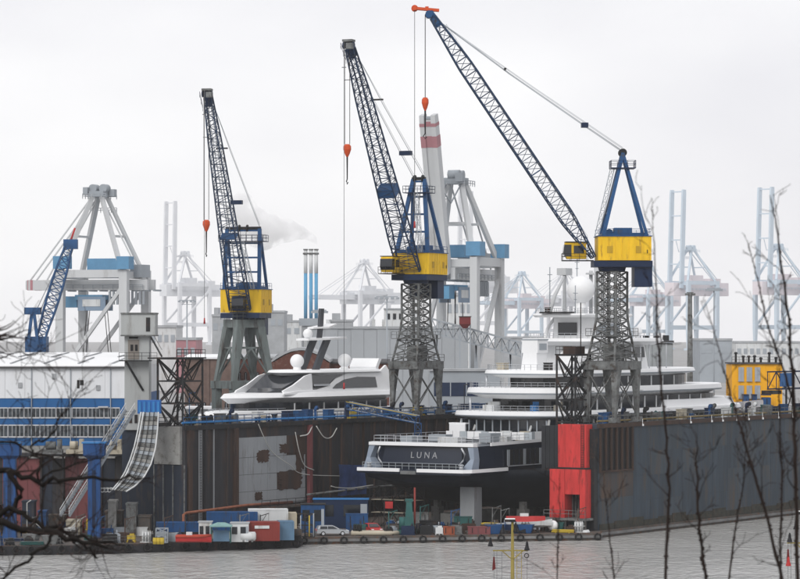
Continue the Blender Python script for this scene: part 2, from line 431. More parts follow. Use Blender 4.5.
# railings along both walls
MB().rail([D(-.2, -.15, DTOP + .12), D(150, -.15, DTOP + .12)], 1.15, 1.9, .07).build('railing', blue, lw)
MB().rail([D(0, -5.2, DTOP), D(150, -5.2, DTOP)], 1.15, 2.2, .07).build('railing', dark, lw)
MB().rail([D(38.4, 45.6, DTOP), D(150, 45.6, DTOP)], 1.15, 1.7, .065).build('railing', grey, rw)
MB().rail([D(38.4, 41.2, DTOP), D(150, 41.2, DTOP)], 1.15, 1.7, .065).build('railing', dark, rw)
mb = MB(); mb.path([D(0, -.5, DTOP + .5), D(60, -.5, DTOP + .5), D(148, -.5, DTOP + .5)], .14, 8); mb.build('supply_pipe', boxblue, lw)
mb = MB(); mb.path([D(39, 45.2, DTOP + .45), D(148, 45.2, DTOP + .45)], .13, 8); mb.build('supply_pipe', mat('dull ochre pipe', (.20, .15, .06), .7, .3), rw)
# deck gear on the wall tops
def gear(par, s_, t_, kind_, m_):
    c = D(s_, t_, DTOP); mb = MB(frame(c, DU))
    if kind_ == 'winch':
        mb.box((0, 0, .3), (1.8, 1.4, .3)); mb.tube((-.1, -.6, .85), (-.1, .6, .85), .45, 12)
        for y in (-.65, .65): mb.tube((-.1, y - .04, .85), (-.1, y + .04, .85), .62, 12)
        mb.box((.65, 0, .8), (.45, .7, .8)); mb.box((0, 0, .08), (2.0, 1.6, .16))
    elif kind_ == 'bollard':
        mb.box((0, 0, .06), (1.4, .6, .12))
        for x in (-.4, .4): mb.tube((x, 0, .1), (x, 0, .75), .2, 10); mb.tube((x, 0, .72), (x, 0, .86), .27, 10)
    elif kind_ == 'locker':
        mb.box((0, 0, .75), (1.6, 1.0, 1.5)); mb.box((0, 0, 1.54), (1.75, 1.15, .09)); mb.box((.2, -.53, .75), (.7, .05, 1.2)); mb.box((-.55, -.54, .9), (.12, .06, .3))
    elif kind_ == 'capstan':
        mb.tube((0, 0, 0), (0, 0, .5), .5, 12, .32); mb.tube((0, 0, .5), (0, 0, 1.0), .3, 12, .42); mb.tube((0, 0, 1.0), (0, 0, 1.12), .5, 12)
    elif kind_ == 'vent':
        mb.tube((0, 0, 0), (0, 0, 1.5), .2, 10); mb.path([(0, 0, 1.4), (0, 0, 1.75), (.25, 0, 1.95), (.6, 0, 1.9)], [.2, .22, .27, .36], 10)
    elif kind_ == 'lamp':
        mb.tube((0, 0, 0), (0, 0, 4.6), .07, 6); mb.beam((0, 0, 4.6), (.9, 0, 4.75), .08); mb.box((1.0, 0, 4.72), (.6, .3, .14))
    nm = {'winch': 'mooring_winch', 'bollard': 'bollard', 'locker': 'deck_locker', 'capstan': 'capstan', 'vent': 'vent_pipe', 'lamp': 'lamp_post'}[kind_]
    mb.build(nm, m_, par)
gm = [blue, bluedk, bluedk, grey, grey, cblue, offwhite, teal, dark, dark, cream, blue, hazard]
rnd = random.Random(5)
for i in range(46):
    gear(lw, 3 + i * 2.0 + rnd.random(), rnd.uniform(-4.4, -1.0), rnd.choice(['winch', 'winch', 'bollard', 'locker', 'locker', 'capstan', 'vent', 'vent', 'lamp'] if i % 5 == 0 else ['winch', 'bollard', 'locker', 'locker', 'capstan', 'vent']), rnd.choice(gm))
for i in range(52):
    gear(rw, 41 + i * 2.05 + rnd.random(), rnd.uniform(41.8, 45.0), rnd.choice(['winch', 'bollard', 'locker', 'locker', 'vent', 'lamp'] if i % 6 == 0 else ['winch', 'bollard', 'locker', 'locker', 'vent']), rnd.choice(gm))
for i in range(16):
    a_ = V((-13.4, 440.45, .3)).lerp(V((28.2, 449.25, .3)), i / 15); rg = [a_ + V((.42 * math.cos(k_ * math.pi / 6), -.2, .25 + .42 * math.sin(k_ * math.pi / 6))) for k_ in range(13)]
    MB().path(rg, .15, 6).build('tyre_fender', rubber, pont)
# keel blocks and shores under the yacht
for i in range(14):
    for y in (0,):
        mb = dbox(38 + i * 6, 40 + i * 6, 19.3, 21.7, 1.0, 2.75); mb.build('keel_block', conc, dock)
for (s_, t_) in ((46, 13.5), (46, 28.5), (58, 13), (58, 29), (72, 13), (72, 29)):
    mb = dbox(s_, s_ + 1.4, t_ - .7, t_ + .7, 1.0, 3.2); dbox(s_ + .2, s_ + 1.2, t_ - .4, t_ + .4, 3.2, 4.3, mb); mb.build('side_block', conc, dock)
dbox(33.2, 35.4, 25.6, 28.0, 1.0, 7.0).build('support_pier', plate, dock, label='pale grey pier under the yacht stern')
# red end tower of the right wall
rt = dbox(36.2, 38.1, 40.35, 44.95, 10.15, DTOP + .05).build('end_tower', redp, dock, label='bright red tower closing the near end of the right wall')
dbox(35.7, 38.15, 39.5, 45.3, 9.9, 10.15).build('band', dark, rt)
# lower part is a portal round a dark doorway
for (a0, a1) in ((39.4, 41.85), (44.35, 45.2)): dbox(35.4, 38.2, a0, a1, 2.9, 9.9).build('portal_post', redp, rt)
dbox(35.4, 38.2, 41.9, 44.3, 6.3, 9.9).build('portal_head', redp, rt)
dbox(37.6, 38.2, 41.9, 44.3, 2.9, 6.25).build('doorway', dark, rt)
for i in range(5): dbox(37.45, 37.6, 42.0 + i * .5, 42.08 + i * .5, 2.9, 6.2).build('door_bar', grey, rt)
for i in range(9): dbox(36.9 - .06 * (i % 2), 38.0, 37.2 + i * .35, 37.53 + i * .35, 9.9, DTOP - .2).build('corrugated_sheet', mat('charcoal sheet', (.022, .024, .028), .6, .2), rt)
dbox(37.0, 38.1, 37.1, 39.4, 9.6, 9.88).build('sheet_bearer', dark, rt)
mb = dbox(34.8, 38.15, 38.6, 45.6, 2.55, 2.88)
dbox(37.2, 38.28, 45.0, 45.75, 1.0, DTOP - .6).build('corner_post', dark, rt)
lm_ = MB()
for i_ in range(18): lm_.beam(D(36.05, 44.2, 10.3 + i_ * .34), D(36.05, 44.65, 10.3 + i_ * .34), .05)
for tt_ in (44.2, 44.65): lm_.beam(D(36.05, tt_, 10.2), D(36.05, tt_, DTOP + .9), .06)
lm_.build('ladder', dark, rt)
for tt in (38.9, 42, 45.3):
    for ss in (35.1, 38): dbox(ss, ss + .3, tt - .15, tt + .15, 1.0, 2.55, mb)
mb.rail([D(34.9, 38.7, 2.9), D(34.9, 45.5, 2.9)], 1.1, 1.2, .07); mb.build('landing', grey, rt)

# ---------------------------------------------------------------- yachts
def outline(x0, x1, b, ra, rf, n=10, pa=2.0, pf=2.0):
    """plan outline of a deck: rounded aft end at x0, drawn-out fore end at x1"""
    half = []
    for i in range(n + 1):
        a = math.pi / 2 * i / n
        half.append((x0 + ra * (1 - math.cos(a) ** (2 / pa)), b * math.sin(a) ** (2 / pa)))
    for i in range(n + 1):
        a = math.pi / 2 * (1 - i / n)
        half.append((x1 - rf * (1 - math.cos(a) ** (2 / pf)), b * math.sin(a) ** (2 / pf)))
    return half + [(x, -y) for x, y in half[-2:0:-1]]
def ring_at(ol, inset, z, cx):
    out = []
    for x, y in ol:
        f = max(0, 1 - inset / max(.5, abs(y))) if abs(y) > .01 else 1
        out.append(V((x + (inset if x < cx else -inset), y * f, z)))
    return out
def slab(T, ol, z0, z1, ib=.8, it=.2, lean=None):
    cx = sum(p[0] for p in ol) / len(ol); mb = MB(T)
    zm = z0 + (z1 - z0) * .55
    mb.loft([ring_at(ol, ib, z0, cx), ring_at(ol, 0, zm, cx), ring_at(ol, it * .4, z1 - .08, cx), ring_at(ol, it, z1, cx)])
    return mb
def wall_ring(T, ol, z0, z1, i0=0, i1=0):
    cx = sum(p[0] for p in ol) / len(ol)
    return MB(T).loft([ring_at(ol, i0, z0, cx), ring_at(ol, i1, z1, cx)])
def deck_rail(T, ol, z, h=1.0, w=.05, keep=lambda x, y: True, inset=.35):
    cx = sum(p[0] for p in ol) / len(ol); r = ring_at(ol, inset, z, cx); mb = MB(T)
    for p, q in zip(r, r[1:] + r[:1]):
        if keep(p.x, p.y) and keep(q.x, q.y) and (q - p).length > .05: mb.rail([p, q], h, 1.8, w)
    return mb

LT = frame(D(30, 20.5, 0), DU)
luna = thing('motor_yacht', 'huge navy yacht with white decks, stern to the viewer, in the dock', 'yacht', D(60, 20.5, 2.75))
st = [(-.3, 9.1, 9.3, 8.7, 7.7), (4, 9.4, 9.3, 9.0, 6.6), (12, 9.7, 9.3, 9.2, 4.3), (25, 9.8, 9.3, 9.4, 2.75), (70, 9.8, 9.3, 9.3, 2.75), (90, 8.4, 9.5, 6.5, 2.75), (104, 4.8, 9.8, 2.4, 2.9), (112, 1.1, 10.2, .4, 5)]
def hull_ring(x, bd, zd, bw, zk):
    zc = zk + (zd - zk) * .38
    h = [(bd, zd), (bd * .995, zd * .6 + zc * .4), (bw, zc), (bw * .75, zk + .35), (.6, zk)]
    return [V((x, y, z)) for y, z in h] + [V((x, -y, z)) for y, z in h[::-1]]
hull = MB(LT).loft([hull_ring(*a) for a in st], True).build('hull', navyflat, luna)
up = [(1.4, 9.1, 8.9, 13.0), (6, 9.4, 9.3, 13.1), (25, 9.8, 9.9, 13.3), (40, 9.85, 9.95, 15.6), (72, 9.8, 9.95, 15.8), (90, 8.4, 9.2, 16.2), (104, 4.8, 6.0, 16.8), (113, 1.1, 1.8, 17.4), (116, .2, .25, 17.6)]
tops = MB(LT).loft([[V((x, b0, 9.32)), V((x, b1, zu)), V((x, -b1, zu)), V((x, -b0, 9.32))] for x, b0, b1, zu in up]).build('topsides', navy, luna)
# side opening on the starboard quarter with posts
mb = MB(LT); mb.box((15.5, -9.68, 11.2), (13, .1, 2.3)); op = mb.build('opening_shade_panel', black, tops)  # black sheet on the hull side stands for the shade inside the opening
for i in range(9):
    MB(LT).box((9.3 + i * 1.6, -9.76, 11.2), (.16 if i % 3 else .7, .08, 2.3)).build('opening_post', navy if i % 3 else stsgrey, tops)
MB(LT).box((16, -9.85, 9.95), (14, .1, .12)).build('rub_rail', silver, tops)
# swimming platform with white lip in two runs
pl = MB(LT).loft([[V((x, b, 9.0)), V((x, b, 9.62)), V((x, -b, 9.62)), V((x, -b, 9.0))] for x, b in ((-2.6, 8.9), (-1.6, 9.7), (4, 9.9), (9, 9.9))]).build('swim_platform', navy, luna)
for (y0, y1) in ((9.0, 1.7), (-1.3, -9.0)): MB(LT).box((-2.68, (y0 + y1) / 2, 9.55), (.3, abs(y1 - y0), .5)).build('lip', white, pl)
MB(LT).loft([[V((x, -b, 9.3)), V((x, -b, 9.8)), V((x, -b - .25, 9.8)), V((x, -b - .25, 9.3))] for x, b in ((-2.8, 8.85), (-1.6, 9.75), (4, 9.95), (8.5, 9.95))]).build('lip', white, pl)
MB(LT).box((-2.2, .2, 9.2), (1.2, 2.6, .5)).build('gangway_recess', grey, pl)
mb = MB(LT); mb.rail([(-1.9, 8.6, 9.62), (-1.9, -8.6, 9.62)], .95, 1.1, .06); mb.build('platform_rail', stsgrey, pl)
# transom
tr = MB(LT).loft([[V((.75, -6.9, 10.3)), V((.75, 6.9, 10.3)), V((1.2, 6.6, 12.75)), V((1.2, -6.6, 12.75))], [V((1.5, -6.9, 10.3)), V((1.5, 6.9, 10.3)), V((1.9, 6.6, 12.75)), V((1.9, -6.6, 12.75))]]).build('transom_door', navy, luna)
MB(LT).loft([[V((.4, b, 13.0)), V((.4, b, 13.45)), V((1.6, b, 13.5)), V((1.6, b, 12.95))] for b in (-9.0, 9.0)]).build('transom_rim', white, luna)
for sd in (1, -1):
    MB(LT).loft([[V((-.6, sd * 9.3, 9.7)), V((-.6, sd * 7.6, 9.7)), V((1.3, sd * 7.2, 9.7)), V((1.3, sd * 9.4, 9.7))], [V((.2, sd * 9.25, 11.2)), V((.2, sd * 8.6, 11.2)), V((1.5, sd * 8.4, 11.2)), V((1.5, sd * 9.4, 11.2))], [V((.5, sd * 9.0, 12.9)), V((.5, sd * 8.0, 12.9)), V((1.6, sd * 7.9, 12.9)), V((1.6, sd * 9.1, 12.9))]]).build('quarter_fin', mat('pale blue grey gelcoat', (.22, .26, .32), .3, .1), luna)
    mb = MB(LT); mb.path([(.4, sd * 7.0, 12.8), (.55, sd * 7.5, 11.9), (.45, sd * 7.3, 11.0), (.4, sd * 6.7, 10.35)], .13, 8); mb.build('stair_rail', silver, luna)
    mb = MB(LT); mb.tube((-1.2, sd * 7.9, 9.62), (-1.2, sd * 7.9, 10.35), .3, 12); mb.tube((-1.2, sd * 7.9, 10.3), (-1.2, sd * 7.9, 10.45), .42, 12); mb.build('capstan', silver, luna)
def lettering(txt, T, size, m_, parent, ext=.02, sp=1.0):
    cu = bpy.data.curves.new('lettering', 'FONT'); cu.body = txt; cu.size = size; cu.extrude = ext
    cu.align_x = 'CENTER'; cu.align_y = 'CENTER'; cu.space_character = sp; cu.resolution_u = 3
    tmp = bpy.data.objects.new('lettering', cu); col.objects.link(tmp)
    bpy.context.view_layer.update()
    me = bpy.data.meshes.new_from_object(tmp.evaluated_get(bpy.context.evaluated_depsgraph_get()))
    bpy.data.objects.remove(tmp)
    mb = MB(T); mb.add([v.co.copy() for v in me.vertices], [tuple(p.vertices) for p in me.polygons])
    bpy.data.meshes.remove(me)
    return mb.build('lettering', m_, parent)
# text frame: x to the viewer's right across the transom (starboard), y up, z out of the transom (aft)
TT = LT @ Matrix(((0, .18, -1, .90), (-1, 0, 0, -.3), (0, 1, 0, 11.6), (0, 0, 0, 1)))
lettering('LUNA', TT, 1.3, mat('dull letter silver', (.30, .31, .33), .4, .05), tr, .05, 1.6)
# aft main deck gear
mb = deck_rail(LT, [(1, 8.6), (20, 8.9), (20, -8.9), (1, -8.6)], 13.4, 1.0, .06, lambda x, y: True, .1); mb.build('aft_rail', silver, luna)
for (x, y, sx, sy, h) in ((6, 5, 3, 2, .9), (6, -2, 2.4, 3.4, .8), (11, 3, 2, 3, 1.0), (12, -5, 3, 2, 1.3)):
    MB(LT).box((x, y, 13.35 + h / 2), (sx, sy, h)).build('deck_seat', random.choice((dark, offwhite, stsgrey)), luna)
mb = MB(LT); mb.box((20, 5.4, 14.7), (.3, 2.8, 1.9)); mb.box((20.4, 5.4, 15.75), (1.0, 3.0, .2)); mb.build('screen', white, luna)
# main house, decks
H0 = outline(24, 98, 8.9, 2.5, 14)
WALLZ = [(13.3, 16.3)]
wall_ring(LT, H0, 13.3, 16.3).build('main_house', glassdk, luna)
MB(LT).loft([[V((x, -9.9, z0)), V((x, -9.9, z1)), V((x, -9.75, z1)), V((x, -9.75, z0))] for x, z0, z1 in ((4, 13.05, 13.5), (20, 13.25, 13.7), (40, 13.6, 14.0))]).build('sheer_line', white, luna)
MB(LT).loft([[V((x, -9.95, z0)), V((x, -9.95, z1)), V((x, -9.6, z1)), V((x, -9.6, z0))] for x, z0, z1 in ((29, 13.3, 13.45), (33, 13.3, 14.7), (36, 13.3, 15.4), (40, 13.3, 15.7))]).build('wing_bulwark', navy, luna)
d1 = outline(22.5, 100, 9.7, 4.5, 22, 12)
dk1 = slab(LT, d1, 16.2, 17.55, 1.6, .25).build('upper_deck', white, luna)
for i in range(13):
    MB(LT).box((17.4 + i * .98, -9.3, 14.15), (.92, .14, 1.25)).build('bulwark_panel', white if i % 4 else mat('pale glass balustrade', (.42, .46, .49), .2, .1), luna)
for i in range(12):
    MB(LT).box((17.2, -8.6 + i * 1.25, 14.1), (.14, 1.15, 1.15)).build('bulwark_panel', white if i % 3 else mat('pale glass balustrade', (.42, .46, .49)), luna)
for i in range(11): MB(LT).box((23.9 + .035 * (i - 5) ** 2, -7.5 + i * 1.5, 14.8), (.12, .22, 2.8)).build('door_post', stsgrey, luna)
for y in (-8.6, -5.5, 5.5, 8.6): MB(LT).tube((22.6 + .02 * y * y, y * .9, 13.3), (25.2, y * .9, 16.3), .2, 10).build('pillar', offwhite, luna)
for (x, y, w_, m_) in ((20, -6, 1.6, cream), (20.5, -2.5, 1.8, offwhite), (19.5, 1.5, 1.4, stsgrey), (21, 3.6, 1.2, dark), (14, -6.5, 1.4, offwhite)):
    mb = MB(LT); mb.box((x, y, 13.75), (w_, w_, .8)); mb.box((x + w_ * .4, y, 14.4), (w_ * .22, w_, .6)); mb.build('deck_chair', m_, luna)
d2 = outline(25, 93, 9.0, 4.5, 20, 12)
wall_ring(LT, outline(33, 90, 7.9, 2, 14), 17.5, 19.5).build('bridge_house', glassdk, luna)
wall_ring(LT, outline(60, 98, 8.9, 3, 20), 17.5, 18.7, 0, .4).build('fore_bulwark', white, luna)
dk2 = slab(LT, d2, 19.4, 21.1, 1.9, .3).build('bridge_deck', white, luna)
d3 = outline(29.5, 84, 8.2, 4, 20, 12)
wall_ring(LT, outline(37, 80, 7.0, 2, 12), 21.05, 22.7).build('owner_house', glassdk, luna)
dk3 = slab(LT, d3, 22.6, 23.8, 1.5, .3).build('sun_deck', white, luna)
for (ol, z, nm) in ((d1, 17.5, dk1), (d2, 21.05, dk2), (d3, 23.75, dk3)):
    deck_rail(LT, ol, z, .9, .05, lambda x, y: x < 60).build('guard_rail', silver, nm)
for (x, z0, z1) in ((28, 17.5, 19.5), (36, 17.5, 19.5), (33, 21.0, 22.8), (31, 13.3, 16.4), (37, 13.3, 16.4)):
    for sd in (1, -1): MB(LT).tube((x, sd * 7.9, z0), (x, sd * 7.9, z1), .17, 10).build('pillar', silver, luna)
for (z0, z1, b, xs) in ((17.6, 19.45, 7.95, range(36, 78, 4)), (21.1, 22.65, 7.05, range(40, 70, 4)), (13.4, 16.2, 8.95, range(27, 84, 5))):
    for x in xs: MB(LT).box((x, -b, (z0 + z1) / 2), (.35, .12, z1 - z0)).build('window_post', offwhite, luna)
for (x, y, w_, m_) in ((29, -3, 1.0, boxblue), (30.5, 2, 1.6, dark), (27, 3.5, 2, offwhite), (31, -6, 1, cream)):
    mb = MB(LT); mb.box((x, y, 18.0), (w_, w_, .9)); mb.box((x + w_ * .4, y, 18.6), (w_ * .2, w_, .7)); mb.build('deck_chair', m_, luna)
# sun deck house, funnel block, bridge mast
wall_ring(LT, outline(44, 66, 5.4, 1.5, 5), 23.75, 28.0, 0, .5).build('sky_lounge', white, luna)
MB(LT).loft([[V((x, y, z)) for (y, z) in ((-5.42, 25.6), (-5.25, 27.3), (-5.1, 27.3), (-5.2, 25.6))] for x in (47, 61)]).build('lounge_window', glassdk, luna)
slab(LT, outline(40, 70, 7.2, 3, 8), 27.6, 28.7, 1.2, .3).build('hard_top', white, luna)
mb = MB(LT); rr = [[V((x, y + 1.6 * math.cos(a), 25.6 + 1.5 * math.sin(a))) for a in [k_ * math.pi / 6 for k_ in range(12)]] for x, y in ((36, -5.0), (37.5, -5.6), (46, -5.8))]
mb.loft(rr, True); mb.build('tender_cover', white, luna)
mb = MB(LT); mb.loft([[V((x + dx, sd * w_, z)) for dx, sd in ((-1.6, 1), (-1.6, -1), (1.6, -1), (1.6, 1))] for x, w_, z in ((34.2, 1.5, 23.7), (34.4, 1.2, 26.4), (34.4, 1.4, 26.45), (34.4, 1.4, 28.4))]); mb.build('funnel', white, luna)
mb = MB(LT); mb.box((34.4, 0, 28.5), (3.3, 3.0, .2)); mb.box((34.4, -1.45, 27.4), (2.2, .1, 1.0)); mb.build('funnel_grille', stsgrey, luna)
wall_ring(LT, outline(46, 58, 3.9, 1, 3), 28.6, 32.0, 0, .2).build('radar_house', white, luna)
for (x, w_) in ((49, 3.4), (53.5, 3.6)): MB(LT).box((x, -3.86, 30.2), (w_, .12, 1.7)).build('house_window', stsgrey, luna)
MB(LT).box((45.95, .6, 30.2), (.1, 3.4, 2.0)).build('house_window', glassdk, luna)
slab(LT, outline(41, 61, 4.8, 1.2, 4), 32.0, 32.6, .3, .1).build('radar_deck', white, luna)
mb = MB(LT); mb.tube((46.5, -1.5, 32.5), (46.5, -1.5, 34.6), 1.0, 16, .8); mb.sphere((46.5, -1.5, 36.4), 2.2, 28, 18); mb.build('satellite_dome', white, luna)
mb = MB(LT)
for (x, y, h) in ((50, -2.5, 41), (50.8, -1.0, 39.5), (52.0, -2.5, 40)): mb.tube((x, y, 32.5), (x, y, h), .45 if h > 40.5 else .3, 10)
mb.box((51, -1.8, 36.5), (3.4, 2.6, .4)); mb.box((51, -1.8, 39.0), (2.8, 2.2, .3)); mb.tube((47.5, 2, 32.5), (47.5, 2, 39), .3, 8); mb.box((47.5, 2, 39.3), (2.2, 1.6, 1.1))
mb.path([(42.5, 2, 32.5), (44, 1.8, 35.5), (46.5, 1.5, 38.5)], [.35, .3, .2], 8); mb.build('signal_mast', stswhite, luna)
mb = MB(LT); mb.box((41.6, 0, 32.75), (2.4, 5.2, .25)); mb.box((42.5, 2.2, 33.2), (.8, .8, .8)); mb.build('radar_bar', dark, luna)

for (x, y, r_, z) in ((56, -2.0, .9, 33.6), (53, 2.4, .7, 33.4), (62, -3.5, .8, 29.8), (64, 2.5, 1.1, 30.1)):
    mb = MB(LT); mb.tube((x, y, z - 1.3), (x, y, z - .4), r_ * .55, 10); mb.sphere((x, y, z), r_, 16, 10); mb.build('small_dome', white, luna)
for i, (x, y, h) in enumerate(((42, -3, 37), (44.5, 3, 40), (55, -1, 39), (58, 1, 37.5), (48, 0, 42))):
    mb = MB(LT); mb.tube((x, y, 32.4), (x, y, h), .09, 6); mb.beam((x - .7, y, h - 1.2), (x + .7, y, h - 1.2), .1); mb.beam((x - .4, y, h - 2.2), (x + .4, y, h - 2.2), .1); mb.build('antenna', stsgrey, luna)
for sd in (1, -1):
    mb = MB(LT); mb.path(smooth([(45, sd * 4.2, 28.6), (46.5, sd * 4.3, 30.6), (48.5, sd * 4.1, 32.1)]), .28, 8); mb.build('arch', white, luna)
    for x in range(42, 68, 3): MB(LT).tube((x, sd * 6.7, 23.7), (x, sd * 6.7, 27.7), .1, 6).build('stanchion', silver, luna)
deck_rail(LT, outline(40, 70, 7.2, 3, 8), 28.6, .9, .05).build('top_rail', silver, luna)
deck_rail(LT, outline(41, 61, 4.8, 1.2, 4), 32.55, .9, .05).build('top_rail', silver, luna)
for (x, y, w_, h, m_) in ((38, -4.5, 2.2, 1.5, offwhite), (40, 3, 2.6, 1.3, stsgrey), (33, 5, 1.6, 1.0, cream), (31.5, -4, 1.2, 1.1, dark), (42, -6.0, 1.5, 1.8, stsgrey)):
    mb = MB(LT); mb.box((x, y, 23.75 + h / 2), (w_, w_ * .8, h)); mb.box((x, y, 23.75 + h + .06), (w_ * 1.1, w_ * .9, .12)); mb.build('deck_locker', m_, luna)
for (ol, z0, z1, nm, dz) in ((d1, 16.2, 17.55, dk1, .62), (d2, 19.4, 21.1, dk2, .60), (d3, 22.6, 23.8, dk3, .6)):
    cx = sum(p[0] for p in ol) / len(ol); zc = z0 + (z1 - z0) * .5
    MB(LT).loft([ring_at(ol, .05, zc - .16, cx), ring_at(ol, -.03, zc - .05, cx), ring_at(ol, -.03, zc + .05, cx)]).build('rub_line', stsgrey, nm)

bgw = thing('boarding_gangway', 'long blue truss gangway from the far dock wall to the yacht stern', 'gangway', D(S(352, .3), .3, DTOP))
ga, gb = D(S(346, .3), .6, 17.9), LT @ V((13, 8.2, 15.9)); gx = (gb - ga).cross(V((0, 0, 1))).normalized()
MB().lattice([[ga.lerp(gb, i / 9) + gx * w_ + V((0, 0, z)) for w_, z in ((.6, 1.0), (-.6, 1.0), (-.6, 0), (.6, 0))] for i in range(10)], .13, .08).build('truss', cblue, bgw)
MB().loft([[ga.lerp(gb, f) + gx * w_ + V((0, 0, z)) for w_, z in ((.5, .05), (-.5, .05), (-.5, -.05), (.5, -.05))] for f in (0, 1)]).build('walkway', stsgrey, bgw)
mb = MB(); mb.beam(ga + V((0, 0, -1.2)), ga + V((0, 0, .1)), .5); mb.beam(ga + gx * .8 + V((0, 0, -1.2)), ga + gx * .8 + V((0, 0, 1.2)), .12); mb.build('landing_post', bluedk, bgw)
mb = MB(); mb.lattice([[gb + V((x, y, z)) for x, y in ((.5, .5), (-.5, .5), (-.5, -.5), (.5, -.5))] for z in (-2.5, -1.2, 0)], .1, .07); mb.build('landing_frame', cblue, bgw)
for w_ in (.62, -.62): MB().beam(ga + gx * w_ + V((0, 0, 1.15)), gb + gx * w_ + V((0, 0, 1.15)), .08).build('handrail', hazard if w_ > 0 else stsgrey, bgw)

# the white yacht behind the far wall; bow towards the viewer's left
WT = frame(D(60, -20, 0), -DU)
wy = thing('motor_yacht', 'smaller all white yacht with black windows behind the patched dock wall', 'yacht', D(60, -20, 3.9))
bas = dbox(18, 120, -31.5, -8, -.5, 3.0)
bas = bas.build('dock_pontoon', deckm, label='low steel pontoon under the smaller white yacht', cat='pontoon')
ws = [(-24, 5.6, 13.5, 5.2, 6.5), (-12, 6.0, 13.6, 5.7, 4.2), (5, 6.0, 14.4, 5.4, 3.9), (16, 4.6, 15.6, 3.0, 3.9), (24, 2.2, 16.6, .8, 4.5), (28.5, .3, 17.1, .15, 7.5)]
MB(WT).loft([hull_ring(*a) for a in ws], True).build('hull', white, wy)
for i in range(6): dbox(40 + i * 6, 41.6 + i * 6, -20.8, -19.2, 3.0, 3.92).build("keel_block", conc, bas)
wall_ring(WT, outline(-19, 18, 5.2, 2, 10), 13.8, 18.6).build('main_saloon', glassdk, wy)
wl_ = outline(-25, 27, 5.9, 5, 20, 12, 2.0, 1.6)
slab(WT, outline(-23, 27, 5.6, 5, 18, 12, 2, 1.6), 14.6, 17.4, .2, .4).build('main_bulwark', white, wy)
slab(WT, outline(-22, 22.5, 5.9, 4, 17, 12, 2, 1.5), 18.5, 20.1, 1.5, 1.0).build('upper_deck', white, wy)
# upper house: dark open centre with a raked windscreen, white aft side with an eye shaped window
MB(WT).loft([[V((x, b_, z0)), V((x, b_ * .84, z1)), V((x, -b_ * .84, z1)), V((x, -b_, z0))] for x, b_, z0, z1 in ((-16, 4.5, 20.0, 22.8), (-4, 4.7, 20.0, 23.1), (5, 4.6, 20.0, 22.9), (10.5, 3.6, 20.0, 20.8), (13.5, 2.2, 20.0, 20.1))]).build('wheelhouse', glassdk, wy)
slab(WT, outline(-18.5, 7.0, 4.8, 3, 6, 10), 22.7, 23.6, .9, .5).build('roof', white, wy)
for sd in (1, -1):
    sp = MB(WT).loft([[V((x, sd * 5.1, z0)), V((x, sd * (5.1 - (z1 - z0) * .22), z1)), V((x, sd * (4.75 - (z1 - z0) * .22), z1)), V((x, sd * 4.7, z0))] for x, z0, z1 in ((-20.5, 19.9, 21.6), (-18.5, 19.9, 24.2), (-16.5, 19.9, 23.3), (-6, 19.9, 22.9), (-3.0, 19.9, 22.2), (-.5, 19.9, 21.0), (3, 19.9, 20.5), (9, 19.8, 20.3), (13, 19.8, 20.0))]).build('sweep_panel', white, wy)
    MB(WT).loft([[V((x, sd * (5.16 - (z0 - 19.9) * .22), z0)), V((x, sd * (5.16 - (z1 - 19.9) * .22), z1)), V((x, sd * (5.06 - (z1 - 19.9) * .22), z1)), V((x, sd * (5.06 - (z0 - 19.9) * .22), z0))] for x, z0, z1 in ((-14.5, 20.6, 22.3), (-9, 20.6, 22.4), (-5, 20.6, 22.0), (-2.5, 20.6, 21.3), (-1.2, 20.6, 20.7))]).build('eye_window', glassdk, sp)
    MB(WT).loft([[V((x, sd * 4.85, z0)), V((x, sd * 4.6, z1)), V((x, sd * 4.3, z1)), V((x, sd * 4.5, z0))] for x, z0, z1 in ((4.4, 20.2, 23.0), (6.2, 20.1, 22.7), (9.5, 20.1, 21.3), (12.5, 20.0, 20.4))]).build('windscreen_pillar', white, wy)
    MB(WT).box((1.8, sd * 4.9, 21.2), (4.5, .1, .3)).build('grab_rail', silver, wy)
    for i in range(7): MB(WT).box((-15 + i * 4.2, sd * 5.25, 17.9), (.3, .1, 1.1)).build('window_post', offwhite, wy)
MB(WT).loft([[V((x, 2.6, z)), V((x, -2.6, z)), V((x + .8, -2.6, z + .1)), V((x + .8, 2.6, z + .1))] for x, z in ((-18.9, 23.0), (-18.6, 23.8), (-19.6, 25.2))]).build('aft_fin', white, wy)
for x, y in ((3.2, 1.0), (-9.6, 1.8)):
    mb = MB(WT); mb.tube((x, y, 23.2), (x, y, 24.2), .7, 12, .6); mb.sphere((x, y, 25.0), 1.12, 20, 12); mb.build('satellite_dome', white, wy)
mb = MB(WT)
for y in (1.3, -1.3):
    mb.loft([[V((x + dx, y + dy, z)) for dx, dy in ((-.8, .25), (.8, .25), (.8, -.25), (-.8, -.25))] for x, z in ((-1.5, 23.2), (-3.6, 26.4), (-5.2, 28.6))])
mb.loft([[V((x + dx, dy, z)) for dx, dy in ((-.5, .3), (.5, .3), (.3, -.3), (-.3, -.3))] for x, z in ((-4.6, 28.4), (-5.0, 30.5), (-5.3, 33.5))])
mast_ = mb.build('mast', mat('dark grey mast', (.05, .055, .065), .35, .1), wy)
mb = MB(WT); mb.loft([[V((x, b_, z)), V((x, b_, z + .3)), V((x, -b_, z + .3)), V((x, -b_, z))] for x, b_, z in ((.2, 1.2, 28.3), (-4, 2.6, 28.4), (-10, 2.0, 28.6))])
mb.loft([[V((x, b_, z)), V((x, b_, z + .25)), V((x, -b_, z + .25)), V((x, -b_, z))] for x, b_, z in ((-2.2, .6, 30.2), (-5, 1.8, 30.3), (-8.4, 1.0, 30.8))])
mb.build('spreader', white, mast_)
